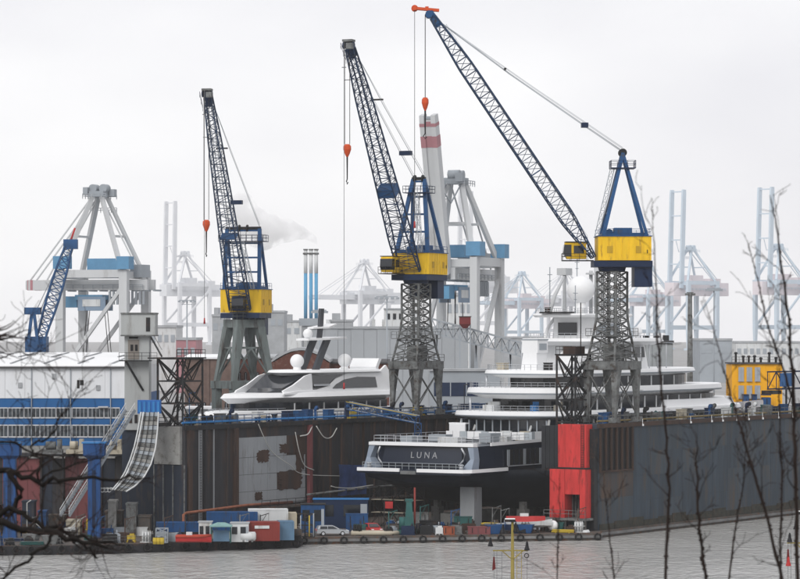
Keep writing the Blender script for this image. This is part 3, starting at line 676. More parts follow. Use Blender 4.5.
MB(WT).sphere((-1.4, 0, 29.4), .8, 16, 10).build('radar_dome', white, mast_)
deck_rail(WT, outline(-23, 27, 5.6, 5, 18, 12, 2, 1.6), 16.8, .9, .05, lambda x, y: x > 4, .6).build('bow_rail', silver, wy)

# ---------------------------------------------------------------- slewing dock cranes
def slew_crane(name, label, cx, cy, zdeck, basedir, boomdir, zp, zm, zt, zh, hh, reach, ztip, apex, apexw, af_front, af_back, hook_z, cab_side, tower='lattice', runner=None, red_tip=False, house_w=6.4, panel=False):
    root = thing(name, label, 'crane', V((cx, cy, zdeck)), 'blue and yellow slewing shipyard cranes')
    B = frame((cx, cy, 0), basedir); U = frame((cx, cy, 0), boomdir)
    if tower == 'lattice':
        hx, hy = 3.5, 2.3
        for sx in (1, -1):
            for sy in (1, -1):
                mb = MB(B)
                mb.loft([[V((sx * (hx + d) + a * w_, sy * (hy + e) + b_ * w_, z)) for a, b_ in ((-1, -1), (1, -1), (1, 1), (-1, 1))] for d, e, w_, z in ((0, 0, .28, zdeck + .9), (-.25, 0, .38, (zdeck + zp) / 2), (-.5, 0, .6, zp - 1.2))])
                mb.box((sx * hx, sy * hy, zdeck + .55), (2.6, .55, .75))
                leg = mb.build('leg', grey, root)
                mb = MB(B)
                for dx in (-.8, .8): mb.tube((sx * hx + dx, sy * hy - .15, zdeck + .3), (sx * hx + dx, sy * hy + .15, zdeck + .3), .3, 10)
                mb.build('bogie_wheel', dark, leg)
        mb = MB(B)
        for sy in (1, -1): mb.box((0, sy * hy, zp - .6), (2 * hx + 1.2, .9, 1.2))
        for sx in (1, -1): mb.box((sx * hx, 0, zp - .6), (.9, 2 * hy - .92, 1.19))
        mb.build('portal_frame', grey, root)
        mb = MB(B); mb.lattice([[V((sx * hx, sy * hy, z)) for sx, sy in ((1, 1), (-1, 1), (-1, -1), (1, -1))] for z in (zdeck + 1.2, zp - 1.2)], .16, .14, x=True); mb.build('portal_bracing', grey, root)
        def hw(z):
            f = max(0, (zm - z) / (zm - zp)); return 1.75 + (hx - 1.75) * f ** 1.25, 1.6 + (hy - 1.6) * f ** 1.25
        nb = 11; zs = [zp + (zt - zp) * i / nb for i in range(nb + 1)]
        rings = [[V((sx * hw(z)[0], sy * hw(z)[1], z)) for sx, sy in ((1, 1), (-1, 1), (-1, -1), (1, -1))] for z in zs]
        tw = MB(B).lattice(rings, .27, .13, x=True).build('tower', grey, root)
        mb = MB(B); mb.lattice([[p * 1 + V((-p.x * .45, -p.y * .45, 0)) for p in r] for r in rings[::1]], .09, .07); mb.build('inner_stair', grey, tw)
        mb = MB(B); z2 = zp + (zm - zp) * .55; w2 = hw(z2)
        mb.box((0, 0, z2), (2 * w2[0] + 1.6, 2 * w2[1] + 1.6, .12)); mb.rail([(w2[0] + .8, w2[1] + .8, z2), (-w2[0] - .8, w2[1] + .8, z2), (-w2[0] - .8, -w2[1] - .8, z2), (w2[0] + .8, -w2[1] - .8, z2), (w2[0] + .8, w2[1] + .8, z2)], 1.1, 1.4, .06)
        mb.rail([(hx + .6, hy + .5, zp), (-hx - .6, hy + .5, zp), (-hx - .6, -hy - .5, zp), (hx + .6, -hy - .5, zp), (hx + .6, hy + .5, zp)], 1.1, 1.4, .06); mb.build('gallery', grey, tw)
        mb = MB(B); mb.box((-.6, -.6, zp + 1.3), (3.0, 2.0, 2.5)); mb.build('switch_house', grey, root)
    else:   # four tall splayed box legs on a low portal
        top = [(2.0, 1.8), (-2.0, 1.8), (-2.0, -1.8), (2.0, -1.8)]; bot = [(3.7, 3.0), (-3.7, 3.0), (-3.7, -3.0), (3.7, -3.0)]
        for (a, b_) in zip(top, bot):
            mb = MB(B); mb.loft([[V((x + i * w_, y + j * w_, z)) for i, j in ((-1, -1), (1, -1), (1, 1), (-1, 1))] for x, y, w_, z in ((b_[0], b_[1], .42, zp), (a[0], a[1], .78, zt - 1.0))]); mb.build('leg', greygr, root)
            mb = MB(B); mb.box((b_[0], b_[1], (zp - 1.3 + zdeck) / 2), (1.3, 1.3, zp - 1.3 - zdeck)); mb.build('lower_leg', greygr, root)
        mb = MB(B)
        for y in (3.0, -3.0): mb.box((0, y, zp - .65), (9.2, 1.3, 1.3))
        for x in (3.7, -3.7): mb.box((x, 0, zp - .65), (1.3, 4.68, 1.28))
        mb.build('portal_frame', greygr, root)
        mb = MB(B); zc = zp + (zt - zp) * .55
        ring = [V((b_[0] + (a[0] - b_[0]) * .55, b_[1] + (a[1] - b_[1]) * .55, zc)) for a, b_ in zip(top, bot)]
        for k_ in range(4): mb.beam(ring[k_], ring[(k_ + 1) % 4], .35)
        for k_ in range(4):
            a, b_ = bot[k_], bot[(k_ + 1) % 4]; mb.beam((a[0], a[1], zp + .2), (ring[k_] + ring[(k_ + 1) % 4]) / 2, .28); mb.beam((b_[0], b_[1], zp + .2), (ring[k_] + ring[(k_ + 1) % 4]) / 2, .28)
        mb.build('leg_bracing', greygr, root)
        mb = MB(B); mb.box((0, 0, zt - .5), (5.4, 5.0, 1.4)); mb.build('leg_head', greygr, root)
        mb = MB(B); mb.rail([(3, 2.8, zt + .2), (-3, 2.8, zt + .2), (-3, -2.8, zt + .2), (3, -2.8, zt + .2), (3, 2.8, zt + .2)], 1.1, 1.2, .06); mb.build('gallery', greygr, root)
    mb = MB(U); mb.tube((0, 0, zt), (0, 0, zh - .9), 1.9, 20, 2.1); mb.build('slew_ring', bluedk, root)
    mb = MB(U); mb.box((-1.4, 0, zh - .5), (8.6, house_w - .3, .9)); mb.build('slew_platform', bluedk, root)
    hw_ = house_w / 2
    mb = MB(U); mb.prism([(2.3, -hw_, zh), (2.3, hw_, zh), (-5.5, hw_, zh), (-5.5, -hw_, zh)], (0, 0, hh)); hs = mb.build('machinery_house', yellow, root)
    mb = MB(U)
    for i in range(8): mb.box((1.8 - i * 1.0, -hw_ - .02, zh + hh / 2), (.07, .06, hh - .1)); mb.box((1.8 - i * 1.0, hw_ + .02, zh + hh / 2), (.07, .06, hh - .1))
    mb.build('cladding_rib', yellow, hs, kind='stuff')
    mb = MB(U); mb.box((-1.6, 0, zh + hh + .06), (8.1, house_w + .3, .12)); mb.build('house_roof', blue, hs)
    for x in (.6, -3.6):
        for sd in (1, -1): MB(U).box((x, sd * (hw_ + .05), zh + hh * .45), (.8, .06, 1.0)).build('louvre', mat('louvre ochre', (.40, .25, .02), .6, .2), hs)
    MB(U).box((-4.9, cab_side * -(hw_ + .05), zh + 1.3), (.12, .08, .5)).build('nameplate', dark, hs)
    mb = MB(U); mb.box((-4.4, 0, zh - 2.4), (2.6, house_w - 1.4, 2.9)); mb.build('counterweight', bluedk, root)
    MB(U).rail([(2.2, -hw_, zh + hh + .12), (-5.4, -hw_, zh + hh + .12), (-5.4, hw_, zh + hh + .12), (2.2, hw_, zh + hh + .12)], 1.0, 1.3, .05).build('roof_rail', blue, hs)
    mb = MB(U); mb.box((-1.5, .5, zh + hh + .7), (2.6, 2.6, 1.2)); mb.tube((.5, -1.2, zh + hh + .6), (.5, 1.2, zh + hh + .6), .55, 14); mb.build('winch', blue, root)
    # operator's cab
    cy_ = cab_side * (hw_ - 1.0) if cab_side else 0
    cx_ = 5.3 if cab_side else 2.9
    mb = MB(U); mb.loft([[V((cx_ + x, cy_ + y, z)) for x, y in ((-1.6, -1), (1.2 + e, -1), (1.2 + e, 1), (-1.6, 1))] for e, z in ((0, zh + .3), (.5, zh + 1.2), (.3, zh + 2.7))]); cab = mb.build('cab', yellow if cab_side else bluedk, root)
    mb = MB(U); mb.loft([[V((cx_ + x, cy_ + y, z)) for x, y in ((.6, -1.04), (1.25 + e, -1.04), (1.25 + e, 1.04), (.6, 1.04))] for e, z in ((.25, zh + .7), (.55, zh + 1.2), (.4, zh + 2.4))]); mb.build('cab_glazing', glassdk, cab)
    for sd in (1, -1): MB(U).box((cx_ - .5, cy_ + sd * 1.03, zh + 1.7), (1.5, .07, 1.1)).build('cab_window', glassdk, cab)
    mb = MB(U); mb.box((cx_ - .2, cy_, zh + 2.8), (3.4, 2.3, .14)); mb.rail([(cx_ - 1.8, cy_ - 1.3, zh + .1), (cx_ + 1.9, cy_ - 1.3, zh + .1), (cx_ + 1.9, cy_ + 1.3, zh + .1), (cx_ - 1.8, cy_ + 1.3, zh + .1)], 1.0, 1.0, .06); mb.box((cx_ - .4, cy_, zh + .05), (4.6, 2.6, .14)); mb.build('cab_walkway', dark, cab)
    # A-frame
    zr = zh + hh + .1; ax, az = apex
    for sd in (1, -1):
        mb = MB(U); mb.beam((af_front, sd * (hw_ - .5), zr), (ax, sd * apexw, az), .5, .6); mb.build('front_strut', blue, root)
        mb = MB(U); mb.beam((af_back, sd * (hw_ - .5), zr), (ax, sd * apexw, az), .42, .5); mb.build('back_stay', blue, root)
    for f in (.28, .52, .76, .97):
        x0 = af_front + (ax - af_front) * f; y0 = (hw_ - .5) + (apexw - hw_ + .5) * f; z0 = zr + (az - zr) * f
        MB(U).beam((x0, -y0, z0), (x0, y0, z0), .3).build('cross_brace', blue, root)
    for xx, zz in ((af_back, .1), (af_front, .2)): MB(U).beam((xx, -(hw_ - .5), zr + zz), (xx, hw_ - .5, zr + zz), .4).build('cross_brace', blue, root)
    for sd in (1, -1): MB(U).beam((af_front, sd * (hw_ - .5), zr + .25), (af_back, sd * (hw_ - .5), zr + .25), .4).build('side_sill', blue, root)
    for sd in (1, -1): MB(U).tube((af_front + .2, sd * .5, zr + 1), (ax, sd * .5, az), .05, 4).build('luffing_fall', rope_m, root)
    mb = MB(U); mb.box((ax, 0, az - 2.2), (3.6, 2 * apexw + 2.2, .12)); mb.rail([(ax - 1.8, -apexw - 1.1, az - 2.2), (ax + 1.8, -apexw - 1.1, az - 2.2), (ax + 1.8, apexw + 1.1, az - 2.2), (ax - 1.8, apexw + 1.1, az - 2.2), (ax - 1.8, -apexw - 1.1, az - 2.2)], 1.1, .9, .06); mb.build('apex_platform', bluedk, root)
    mb = MB(U)
    for y in (-.7, .7): mb.tube((ax, y - .12, az + .1), (ax, y + .12, az + .1), .6, 16)
    mb.box((ax, 0, az + .1), (.5, 2 * apexw + .4, .5)); mb.build('apex_sheave', dark, root)
    mb = MB(U); mb.lattice([[V((x + i * .3, j * .3 + hw_ - 1.4 - f * (hw_ - 1.6), z)) for i, j in ((1, 1), (-1, 1), (-1, -1), (1, -1))] for f, x, z in [(q / 8, af_front + .9 + (ax + .6 - af_front) * q / 8, zr + (az - 2.2 - zr) * q / 8) for q in range(9)]], .06, .05); mb.build('access_ladder', stsgrey, root)
    # boom
    f0 = V((2.75, 0, zh + .5)); tip = V((reach, 0, ztip)); d = (tip - f0).normalized(); nrm = V((-d.z, 0, d.x))
    L = (tip - f0).length; nb = 34; rings = []
    for i in range(nb + 1):
        f = i / nb; w_ = 1.85 + (.62 - 1.85) * f; dp = .25 + .78 * min(1, f / .16) if f < .5 else 1.03 - .62 * max(0, (f - .8) / .2)
        c = f0 + d * (L * f); rings.append([c + V((0, w_, 0)) + nrm * dp, c + V((0, -w_, 0)) + nrm * dp, c + V((0, -w_, 0)) - nrm * dp, c + V((0, w_, 0)) - nrm * dp])
    boom = MB(U).lattice(rings, .2, .085).build('boom', boomblue, root)
    mb = MB(U)
    r = rings[12]; q = r[1] * .5 + r[2] * .5
    mb.loft([[r[0], r[1], r[2], r[3]], [p + d * (1.5 if panel else .12) for p in r]]); mb.build('boom_panel', blue, boom)
    mb = MB(U); mb.path([r[0] * .5 + r[1] * .5 + nrm * .15 for r in rings[:: 2]], .05, 4); mb.rail([rings[2][1] * .5 + rings[2][0] * .5 + nrm * .1, rings[-3][0] * .5 + rings[-3][1] * .5 + nrm * .1], .7, 2.4, .04); mb.build('boom_walkway', stsgrey, boom)
    hd = tip + d * .5; mb = MB(U)
    mb.prism([tip - nrm * .5 - V((0, .5, 0)) - d * 1.6, tip + nrm * .6 - V((0, .5, 0)) - d * 1.6, tip + nrm * .5 - V((0, .5, 0)) + d * .9, tip - nrm * .3 - V((0, .5, 0)) + d * 1.2], (0, 1.0, 0))
    for y in (-.75, .75): mb.tube(hd + V((.3, y - .1, 0)), hd + V((.3, y + .1, 0)), .55, 14)
    mb.rail([tip - d * 2 + V((0, -1.2, -.6)), tip + d * .5 + V((.6, -1.2, -.6))], 1.0, 1.0, .05); mb.build('boom_head', bluedk if not red_tip else blue, boom)
    mb = MB(U); je = hd + V((2.4, 0, .9))
    if red_tip:
        mb.beam(hd + V((-1.2, -.35, .6)), je + V((0, -.35, 0)), .3, .4); mb.beam(hd + V((-1.2, .35, .6)), je + V((0, .35, 0)), .3, .4)
        mb.box(je, (.5, 1.2, .6)); mb.tube(je + V((0, -.2, 0)), je + V((0, .2, 0)), .5, 12); mb.box(hd + V((.6, 0, .95)), (.5, .9, .4)); mb.build('jib_point', orange, boom)
    else:
        mb.box(hd + V((.3, 0, .7)), (1.4, 1.6, .35)); mb.box(hd + V((1.3, .6, -.2)), (.9, .9, .9)); mb.build('jib_point', grey, boom)
    # pendant stays from the A-frame to the boom head
    for sd in (1, -1):
        a0 = V((ax, sd * apexw, az + .3)); b0 = tip - d * 1.2 + nrm * .5 + V((0, sd * .5, 0)); md = a0.lerp(b0, .62) + V((0, 0, -.35)); m2 = a0.lerp(b0, .2) + V((0, 0, -.15))
        MB(U).path([a0, m2, md, b0], .05, 5).build('stay', stsgrey, root)
        MB(U).path([a0 + V((0, 0, .5)), a0.lerp(b0, .2) + V((0, 0, .35)), a0.lerp(b0, .5) + V((0, 0, .1)), b0], .03, 5).build('luffing_rope', stsgrey, root)
    mb = MB(U); q = V((ax, 0, az + .2)).lerp(tip, .2); mb.box(q, (1.0, min(2.0, 2 * apexw), .7)); mb.build('equaliser', bluedk, root)
    mb = MB(U); q = V((ax, 0, az)).lerp(tip, .62); mb.box(q, (.3, 2.0, .25)); mb.build('spreader_bar', dark, root)
    # hoist ropes, hook block
    hx_ = hd.x + .85
    mb = MB(U)
    for y in (-.42, .42):
        mb.tube((hx_, y, hd.z), (hx_, y, hook_z + 1.0), .05, 5)
    mb.box((hx_, 0, hd.z - (hd.z - hook_z) * .33), (.08, 1.1, .1)); mb.build('hoist_rope', dark, root)
    mb = MB(U); mb.loft([[V((hx_ + x * w_, y * w_ * 1.2, hook_z + z)) for x, y in [(math.cos(a), math.sin(a)) for a in [k_ * math.pi / 5 for k_ in range(10)]]] for w_, z in ((.12, -.95), (.32, -.5), (.52, .2), (.5, .7), (.3, 1.0))]); hk = mb.build('hook_block', orange, root)
    mb = MB(U); mb.path([(hx_, 0, hook_z - .9), (hx_, 0, hook_z - 2.6), (hx_, 0, hook_z - 4.4)], [.14, .11, .09], 8)
    mb.path([(hx_, 0, hook_z - 4.3), (hx_ + .3, 0, hook_z - 4.7), (hx_, 0, hook_z - 5.05), (hx_ - .25, 0, hook_z - 4.8)], .09, 6); mb.build('hook', black, hk)
    if runner:
        rx = (je.x if red_tip else hx_ + 1.2); mb = MB(U)
        for y in ((-.25, .25) if red_tip else (0,)): mb.tube((rx, y, hd.z + .6), (rx, y, runner), .04, 5)
        mb.box((rx, 0, hd.z - 3.5), (.08, .7, .12)); mb.build('runner_rope', rope_m, root)
        mb = MB(U); mb.tube((rx, 0, runner - 1.0), (rx, 0, runner), .18, 8, .1); mb.build('runner_weight', fadedred, root)
    return root

c3 = PZ(612, 464, 0)
slew_crane('dock_crane', 'blue and yellow crane with its long boom reaching left across the whole sky', c3.x, c3.y, DTOP, DU, (-1, -.02, 0), 25.4, 32.2, 38.6, 40.2, 3.5, 26.4, 76.0, (-1.55, 56.0), .75, 1.5, -4.9, 63.2, -1, runner=46, red_tip=True)
c2 = D(S(416, -2.6), -2.6, 0)
ph = R(23)
slew_crane('dock_crane', 'blue and yellow crane on the patched dock wall beside the raised container crane boom', c2.x, c2.y, DTOP, DU, (-math.sin(ph), -math.cos(ph), 0), 25.0, 31.6, 37.4, 38.9, 3.4, 26.0, 73.0, (-1.2, 54.2), .95, 1.6, -4.6, 57.3, -1, runner=22, panel=True)
c1 = PZ(244, 545, 0)
ph = R(11.5)
slew_crane('dock_crane', 'blue and yellow crane on splayed grey legs behind the smaller white yacht', c1.x, c1.y, 5.0, (.84, .54, 0), (-math.sin(ph) , -math.cos(ph), 0), 21.2, 28, 31.6, 33.0, 4.0, 24.0, 68.6, (.4, 47.5), 2.9, 1.6, -4.0, 47.2, 0, tower='legs', runner=32, house_w=7.2)

# ---------------------------------------------------------------- steel trestles and control tower on the walls
def trestle(label, s0, s1, t0, t1, z0, z1, nb):
    root = thing('steel_trestle', label, 'trestle', D((s0 + s1) / 2, (t0 + t1) / 2, z0), 'dark steel trestles on the dock walls')
    cs = [(s0, t0), (s1, t0), (s1, t1), (s0, t1)]
    for a, b in cs: MB().beam(D(a, b, z0), D(a, b, z1), .3).build('post', dark, root)
    for i in range(nb):
        za, zb = z0 + (z1 - z0) * i / nb, z0 + (z1 - z0) * (i + 1) / nb
        mb = MB()
        for k in range(4):
            p, q = cs[k], cs[(k + 1) % 4]
            mb.beam(D(*p, zb), D(*q, zb), .2); mid = ((p[0] + q[0]) / 2, (p[1] + q[1]) / 2)
            if (i + k) % 2: mb.beam(D(*p, za), D(*q, zb), .2)
            else: mb.beam(D(*q, za), D(*p, zb), .2)
            mb.beam(D(*mid, za), D(*q, zb), .12); mb.beam(D(*mid, za), D(*p, zb), .12)
        mb.build('bracing', dark, root)
    mb = MB()
    for i in range(14):
        f = i / 14; mb.beam(D(s0 + .4 + (s1 - s0 - .8) * f, (t0 + t1) / 2 - .4, z0 + (z1 - z0) * f), D(s0 + .4 + (s1 - s0 - .8) * f, (t0 + t1) / 2 + .4, z0 + (z1 - z0) * f), .25, .06)
    for dt in (-.4, .4): mb.beam(D(s0 + .4, (t0 + t1) / 2 + dt, z0), D(s1 - .4, (t0 + t1) / 2 + dt, z1), .1, .25)
    mb.build('stair', dark, root)
    return root
tl = trestle('dark steel trestle beside the grey control tower', .4, 5.2, -5.1, -.7, DTOP, 25.9, 3)
mb = dbox(-1.5, 5.6, -5.5, -.3, 25.9, 26.1); mb.rail([D(-1.5, -.4, 26.1), D(5.5, -.4, 26.1), D(5.5, -5.4, 26.1)], 1.1, 1.1, .07); mb.build('platform', dark, tl)
tr_ = trestle('dark steel trestle standing over the red dock tower', 40.2, 44.8, 37.9, 41.0, 10.0, 26.3, 5)
dbox(40.0, 45.0, 37.7, 41.2, 26.3, 26.5).build('platform', dark, tr_)
mb = MB(); mb.rail([D(40.1, 41.1, 26.5), D(40.1, 37.8, 26.5), D(44.9, 37.8, 26.5)], 1.1, 1.1, .06); mb.build('railing', dark, tr_)
mb = dbox(41, 44, 38.5, 40.5, 26.5, 27.6); mb.build('bundle', inrust, tr_)
MB().tube(D(42, 40.9, 26.5), D(42, 40.9, 34), .09, 6).build('pole', dark, tr_)

ct = thing('control_tower', 'pale grey control tower with wide box head beside the white shed', 'tower', PZ(138, 456, 1))
def fbox(px0, px1, Y0, Y1, z0, z1, mb=None):
    """box squared up to the view axis, front face at Y0 between two columns of the photo"""
    mb = mb or MB(); xa, xb = (px0 - 400) / FPX * Y0, (px1 - 400) / FPX * Y0
    return mb.box2((xa, Y0, z0), (xb, Y1, z1))
towerm = mat('pale grey tower', (.36, .375, .375), .7, .08, .3, c2=(.25, .25, .24), amt=.25, streak=True)
fbox(124.5, 149, 454, 458, 15.6, 29.3).build('shaft', towerm, ct)
fbox(121, 155, 453.2, 458.6, 29.3, 32.3).build('head', towerm, ct)
fbox(120.5, 155.5, 453.0, 458.8, 32.3, 32.5).build('head_roof', grey, ct)
fbox(120.5, 155.5, 453.0, 458.8, 29.1, 29.3).build('head_floor', grey, ct)
fbox(122, 157, 454.5, 459, 1, 15.6).build('base', endblue, ct)
fbox(128, 139, 453.9, 454.0, 25.8, 28.6).build('door', mat('door taupe', (.22, .20, .18), .7, .1), ct)
for px in (130.5, 135): fbox(px, px + 2.6, 453.82, 453.9, 27.0, 27.9).build('door_pane', black, ct)
fbox(129, 138, 453.85, 454.0, 28.75, 29.05).build('vent', dark, ct)
fbox(146, 150, 453.1, 453.2, 29.8, 31.8).build('window', dark, ct)
for px in (129, 134.5): fbox(px, px + 3, 453.9, 454.0, 16.6, 17.8).build('window', dark, ct)
mb = fbox(119, 151, 452.2, 454.0, 25.5, 25.65)
mb.rail([PZ(119, 452.2, 25.65), PZ(157, 452.2, 25.65)], 1.1, 1.0, .06); mb.beam(PZ(126, 452.6, 25.5), PZ(143, 453.9, 21.3), .25); mb.build('balcony', dark, ct)
mb = MB()
for dy in (0, .8):
    mb.beam(PZ(150, 457 + dy, 29.2), PZ(162, 457 + dy, 26.1), .12, .25); mb.beam(PZ(150, 457 + dy, 30.2), PZ(162, 457 + dy, 27.1), .06)
for i in range(9):
    f = i / 9; mb.box(PZ(150 + 12 * f, 457.4, 29.2 - 3.1 * f), (.3, .8, .05))
mb.build('stair', grey, ct)

# ---------------------------------------------------------------- the neighbouring dock at the left
nd = thing('dock_section', 'low dock section with faded red wall and blue columns in front of the shed', 'dock', PZ(60, 455, 0))
MB().prism([(-95, 436, -1), (-33.6, 440, -1), (-36.4, 452.5, -1), (-40.5, 480.8, -1), (-95, 480.8, -1)], (0, 0, 1.9)).build('pontoon', deckm, nd)
for i in range(15):
    px = -60 + i * 12.5
    fbox(px, px + 12.3, 467 + .06 * (i % 3), 469, .9, 11.2 - .3 * (i % 2)).build('wall_panel', (pink, pink, inwall, pink, endblue)[(i * 3) % 5], nd)
for px in (-30, 8, 40, 62, 100, 120): fbox(px, px + 1.6, 466.4, 467, .9, 11.6).build('rib', inwall, nd)
fbox(-60, 128, 466.2, 469.5, 11.3, 11.75).build('coping', inwall, nd)
MB().rail([PZ(-60, 466.3, 11.75), PZ(128, 466.3, 11.75)], 1.1, 1.6, .06).build('railing', grey, nd)
for (px, lab) in ((10, None), (94.5, None)):
    mb = MB(); c = PZ(px, 440, 0)
    mb.loft([[V((c.x + a * w, c.y + b * w, z)) for a, b in ((-1, -1), (1, -1), (1, 1), (-1, 1))] for w, z in ((.95, .9), (.85, 2.4), (.85, 12.0), (1.45, 12.5), (1.5, 14.2))])
    cl = mb.build('column', mat('column blue', (.012, .060, .19), .55, .25, .6, c2=(.02, .03, .06), amt=.4, streak=True), nd)
    MB().box((c.x, c.y, 14.3), (3.3, 3.3, .2)).build('column_cap', boxblue, cl)
    MB().box((c.x, c.y - .88, 6.5), (.5, .12, 8)).build('column_cable', bluedk, cl)
for (px0, px1, Y, z1, m_) in ((22, 34, 452, 5.5, endblue), (38, 46, 450, 4.2, cblue), (48, 64, 455, 3.3, deckm), (66, 80, 448, 3.0, cream), (105, 122, 446, 4.4, deckm), (108, 116, 444, 6.0, conc), (126, 136, 444, 5.6, grey), (138, 150, 445, 3.8, deckm), (-20, 0, 450, 5, dark)):
    mb = fbox(px0, px1, Y, Y + 3, .9, z1 - .25); fbox(px0 - .6, px1 + .6, Y - .15, Y + 3.1, z1 - .25, z1, mb)
    fbox(px0 + 1.5, px0 + 4, Y - .08, Y, 1.2, z1 - 1, mb); mb.build('deck_housing', m_, nd)
for (px0, px1, Y) in ((42, 62, 463), (66, 84, 464), (106, 122, 463)):
    mb = MB(); zc = 12.2
    fbox(px0, px1, Y, Y + 2, 11.75, 12.4, mb); mb.tube(PZ(px0 + 4, Y + .8, 13.0), PZ(px1 - 6, Y + .8, 13.0), .6, 12); fbox(px1 - 5, px1 - 1, Y + .2, Y + 1.8, 12.4, 13.9, mb)
    mb.build('winch_gear', random.choice((cream, grey)), nd)
mb = MB(); mb.path([PZ(36, 440, 3.0), PZ(42, 440, 2.2), PZ(70, 440, 2.2), PZ(78, 440, 3.4), PZ(86, 440, 4.0)], .09, 6); mb.build('hose', chalk, nd)
mb = MB(); mb.path([PZ(27, 441, 1.0), PZ(27, 441, 5.8), PZ(31, 441, 6.2)], .09, 6); mb.build('hose', chalk, nd)

# gangway: inclined stair from the dock wall to the low section
gw = thing('gangway', 'long inclined grey gangway running down to the left from the control tower', 'gangway', PZ(64, 441, .9))
for k, off in enumerate((0, 9)):
    a, b = P(126 + off, 410, 449), P(60 + off, 516, 441)
    mb = MB(); mb.beam(a, b, .14, .45); mb.build('stringer', stsgrey, gw)
    mb = MB(); mb.beam(a + V((0, 0, 1.0)), b + V((0, 0, 1.0)), .08); mb.beam(a + V((0, 0, .55)), b + V((0, 0, .55)), .05)
    for i in range(12): q = a.lerp(b, i / 11); mb.beam(q, q + V((0, 0, 1.0)), .05)
    mb.build('handrail', offwhite, gw)
a, b = P(126, 410, 449), P(60, 516, 441); w = P(135, 410, 449) - a
for i in range(34):
    q = a.lerp(b, (i + .5) / 34); MB().box(q + w / 2, (w.x - .2, .5, .06)).build('tread', grey, gw)

# hanging hose apron: curved slatted chute under a blue head box
ch = thing('cable_chute', 'curved slatted chute hanging from a blue head box at the dock end', 'chute', P(120, 492, 441))
fbox(137.5, 160.5, 444.6, 446.4, 18.2, 20.1).build('head_box', mat('head box blue', (.02, .12, .38), .5, .12), ch)
for i in range(5): fbox(138.5 + i * 4.6, 141 + i * 4.6, 444.45, 444.6, 18.4, 19.9).build('head_rib', boxblue, ch)
cv = [((141, 412), (158.5, 412)), ((138, 430), (157.5, 430)), ((134.5, 446), (155.5, 448)), ((130, 460), (151, 464)), ((124.5, 473), (144, 477)), ((118, 483), (135, 486)), ((112, 490), (126, 491.5))]
def cpt(f, side, off=0):
    x = f * (len(cv) - 1); i = min(int(x), len(cv) - 2); g = x - i
    p, q = cv[i][side], cv[i + 1][side]
    return P(p[0] + (q[0] - p[0]) * g, p[1] + (q[1] - p[1]) * g, 444.5 - 4 * f + off)
NS = 24
for i in range(NS):
    f0, f1 = (i + .06) / NS, (i + .94) / NS
    a, b, c, d = cpt(f0, 0), cpt(f0, 1), cpt(f1, 1), cpt(f1, 0)
    MB().prism([a, b, c, d], (0, .08, 0)).build('slat', (stsgrey, grey, conc)[i % 3], ch)
for sd, o in ((0, -.1), (0, -.5), (1, -.1), (1, -.5)):
    MB().path([cpt(i / 20, sd, o) + V((.35 if o < -.3 and sd == 0 else 0, 0, 0)) for i in range(21)], .11, 6).build('side_cable', offwhite, ch)
for k in range(3):
    MB().path([cpt(i / 20, 0, -.25).lerp(cpt(i / 20, 1, -.25), .25 * (k + 1)) for i in range(21)], .06, 5).build('inner_cable', dark, ch)
mb = MB(); mb.path([P(112, 490, 440.5) + V((.35 * math.cos(i * .9) * (1 + i * .02) - i * .07, 0, .3 * math.sin(i * .9))) for i in range(26)], .08, 5); mb.build('cable_coil', offwhite, ch)
mb = fbox(141, 158, 445.2, 446.2, 16.5, 18.2); mb.build('bracket', dark, ch)
MB().beam(PZ(158, 445.8, 16.6), D(.1, -3, 16.6), .5).build('bearer', dark, ch)

# ---------------------------------------------------------------- buildings
def wing(px0, px1, Y0, Y1, z0, z1): return fbox(px0, px1, Y0, Y1, z0, z1)
sh = thing('shipyard_shed', 'long white shipyard hall with blue window bands and pale roof', 'building', PZ(40, 495, 5))
YS = 492
wing(-260, 125, YS, YS + 70, 5, 11.9).build('plinth', conc, sh)
wing(-260, 125, YS - .05, YS + 70, 11.95, 19.3).build('blue_storey', shedblue, sh)
for i in range(18):
    px = -235 + i * 20
    wing(px, px + 19.8, YS - .12 - .02 * (i % 2), YS, 19.35, 24.05).build('cladding_panel', shedw, sh)
wing(-260, 125, YS, YS + 70, 19.32, 24.05).build('wall', shedw, sh)
rp = [(-260, YS - .6, 24.05), (125.5, YS - .6, 24.05)]
xa, xb = (-260 - 400) / FPX * YS, (125.5 - 400) / FPX * YS
rf = MB().prism([V((xa, YS - .6, 24.06)), V((xa, YS - .6, 24.45)), V((xa, YS + 12, 25.6)), V((xa, YS + 26, 26.35)), V((xa, YS + 40, 25.9)), V((xa, YS + 70, 24.2)), V((xa, YS + 70, 24.06))], (xb - xa, 0, 0)).build('roof', shedroof, sh)
for i in range(5):
    px = -25 + i * 34; q = PZ(px, YS, 0); zf = lambda dy: 24.45 + (dy + .6) * (1.15 / 12.6) if dy < 12 else 25.6 + (dy - 12) * .0536
    mb = MB()
    for dy0, dy1 in ((2, 11.5), (12.5, 24)): mb.beam(V((q.x, YS + dy0, zf(dy0) + .1)), V((q.x + 1.5, YS + dy1, zf(dy1) + .1)), .3, .12)
    mb.build('roof_rib', roofgrey, rf)
fbox(-260, 125.4, YS - .7, YS - .6, 24.0, 24.3).build('gutter', roofdark, sh)
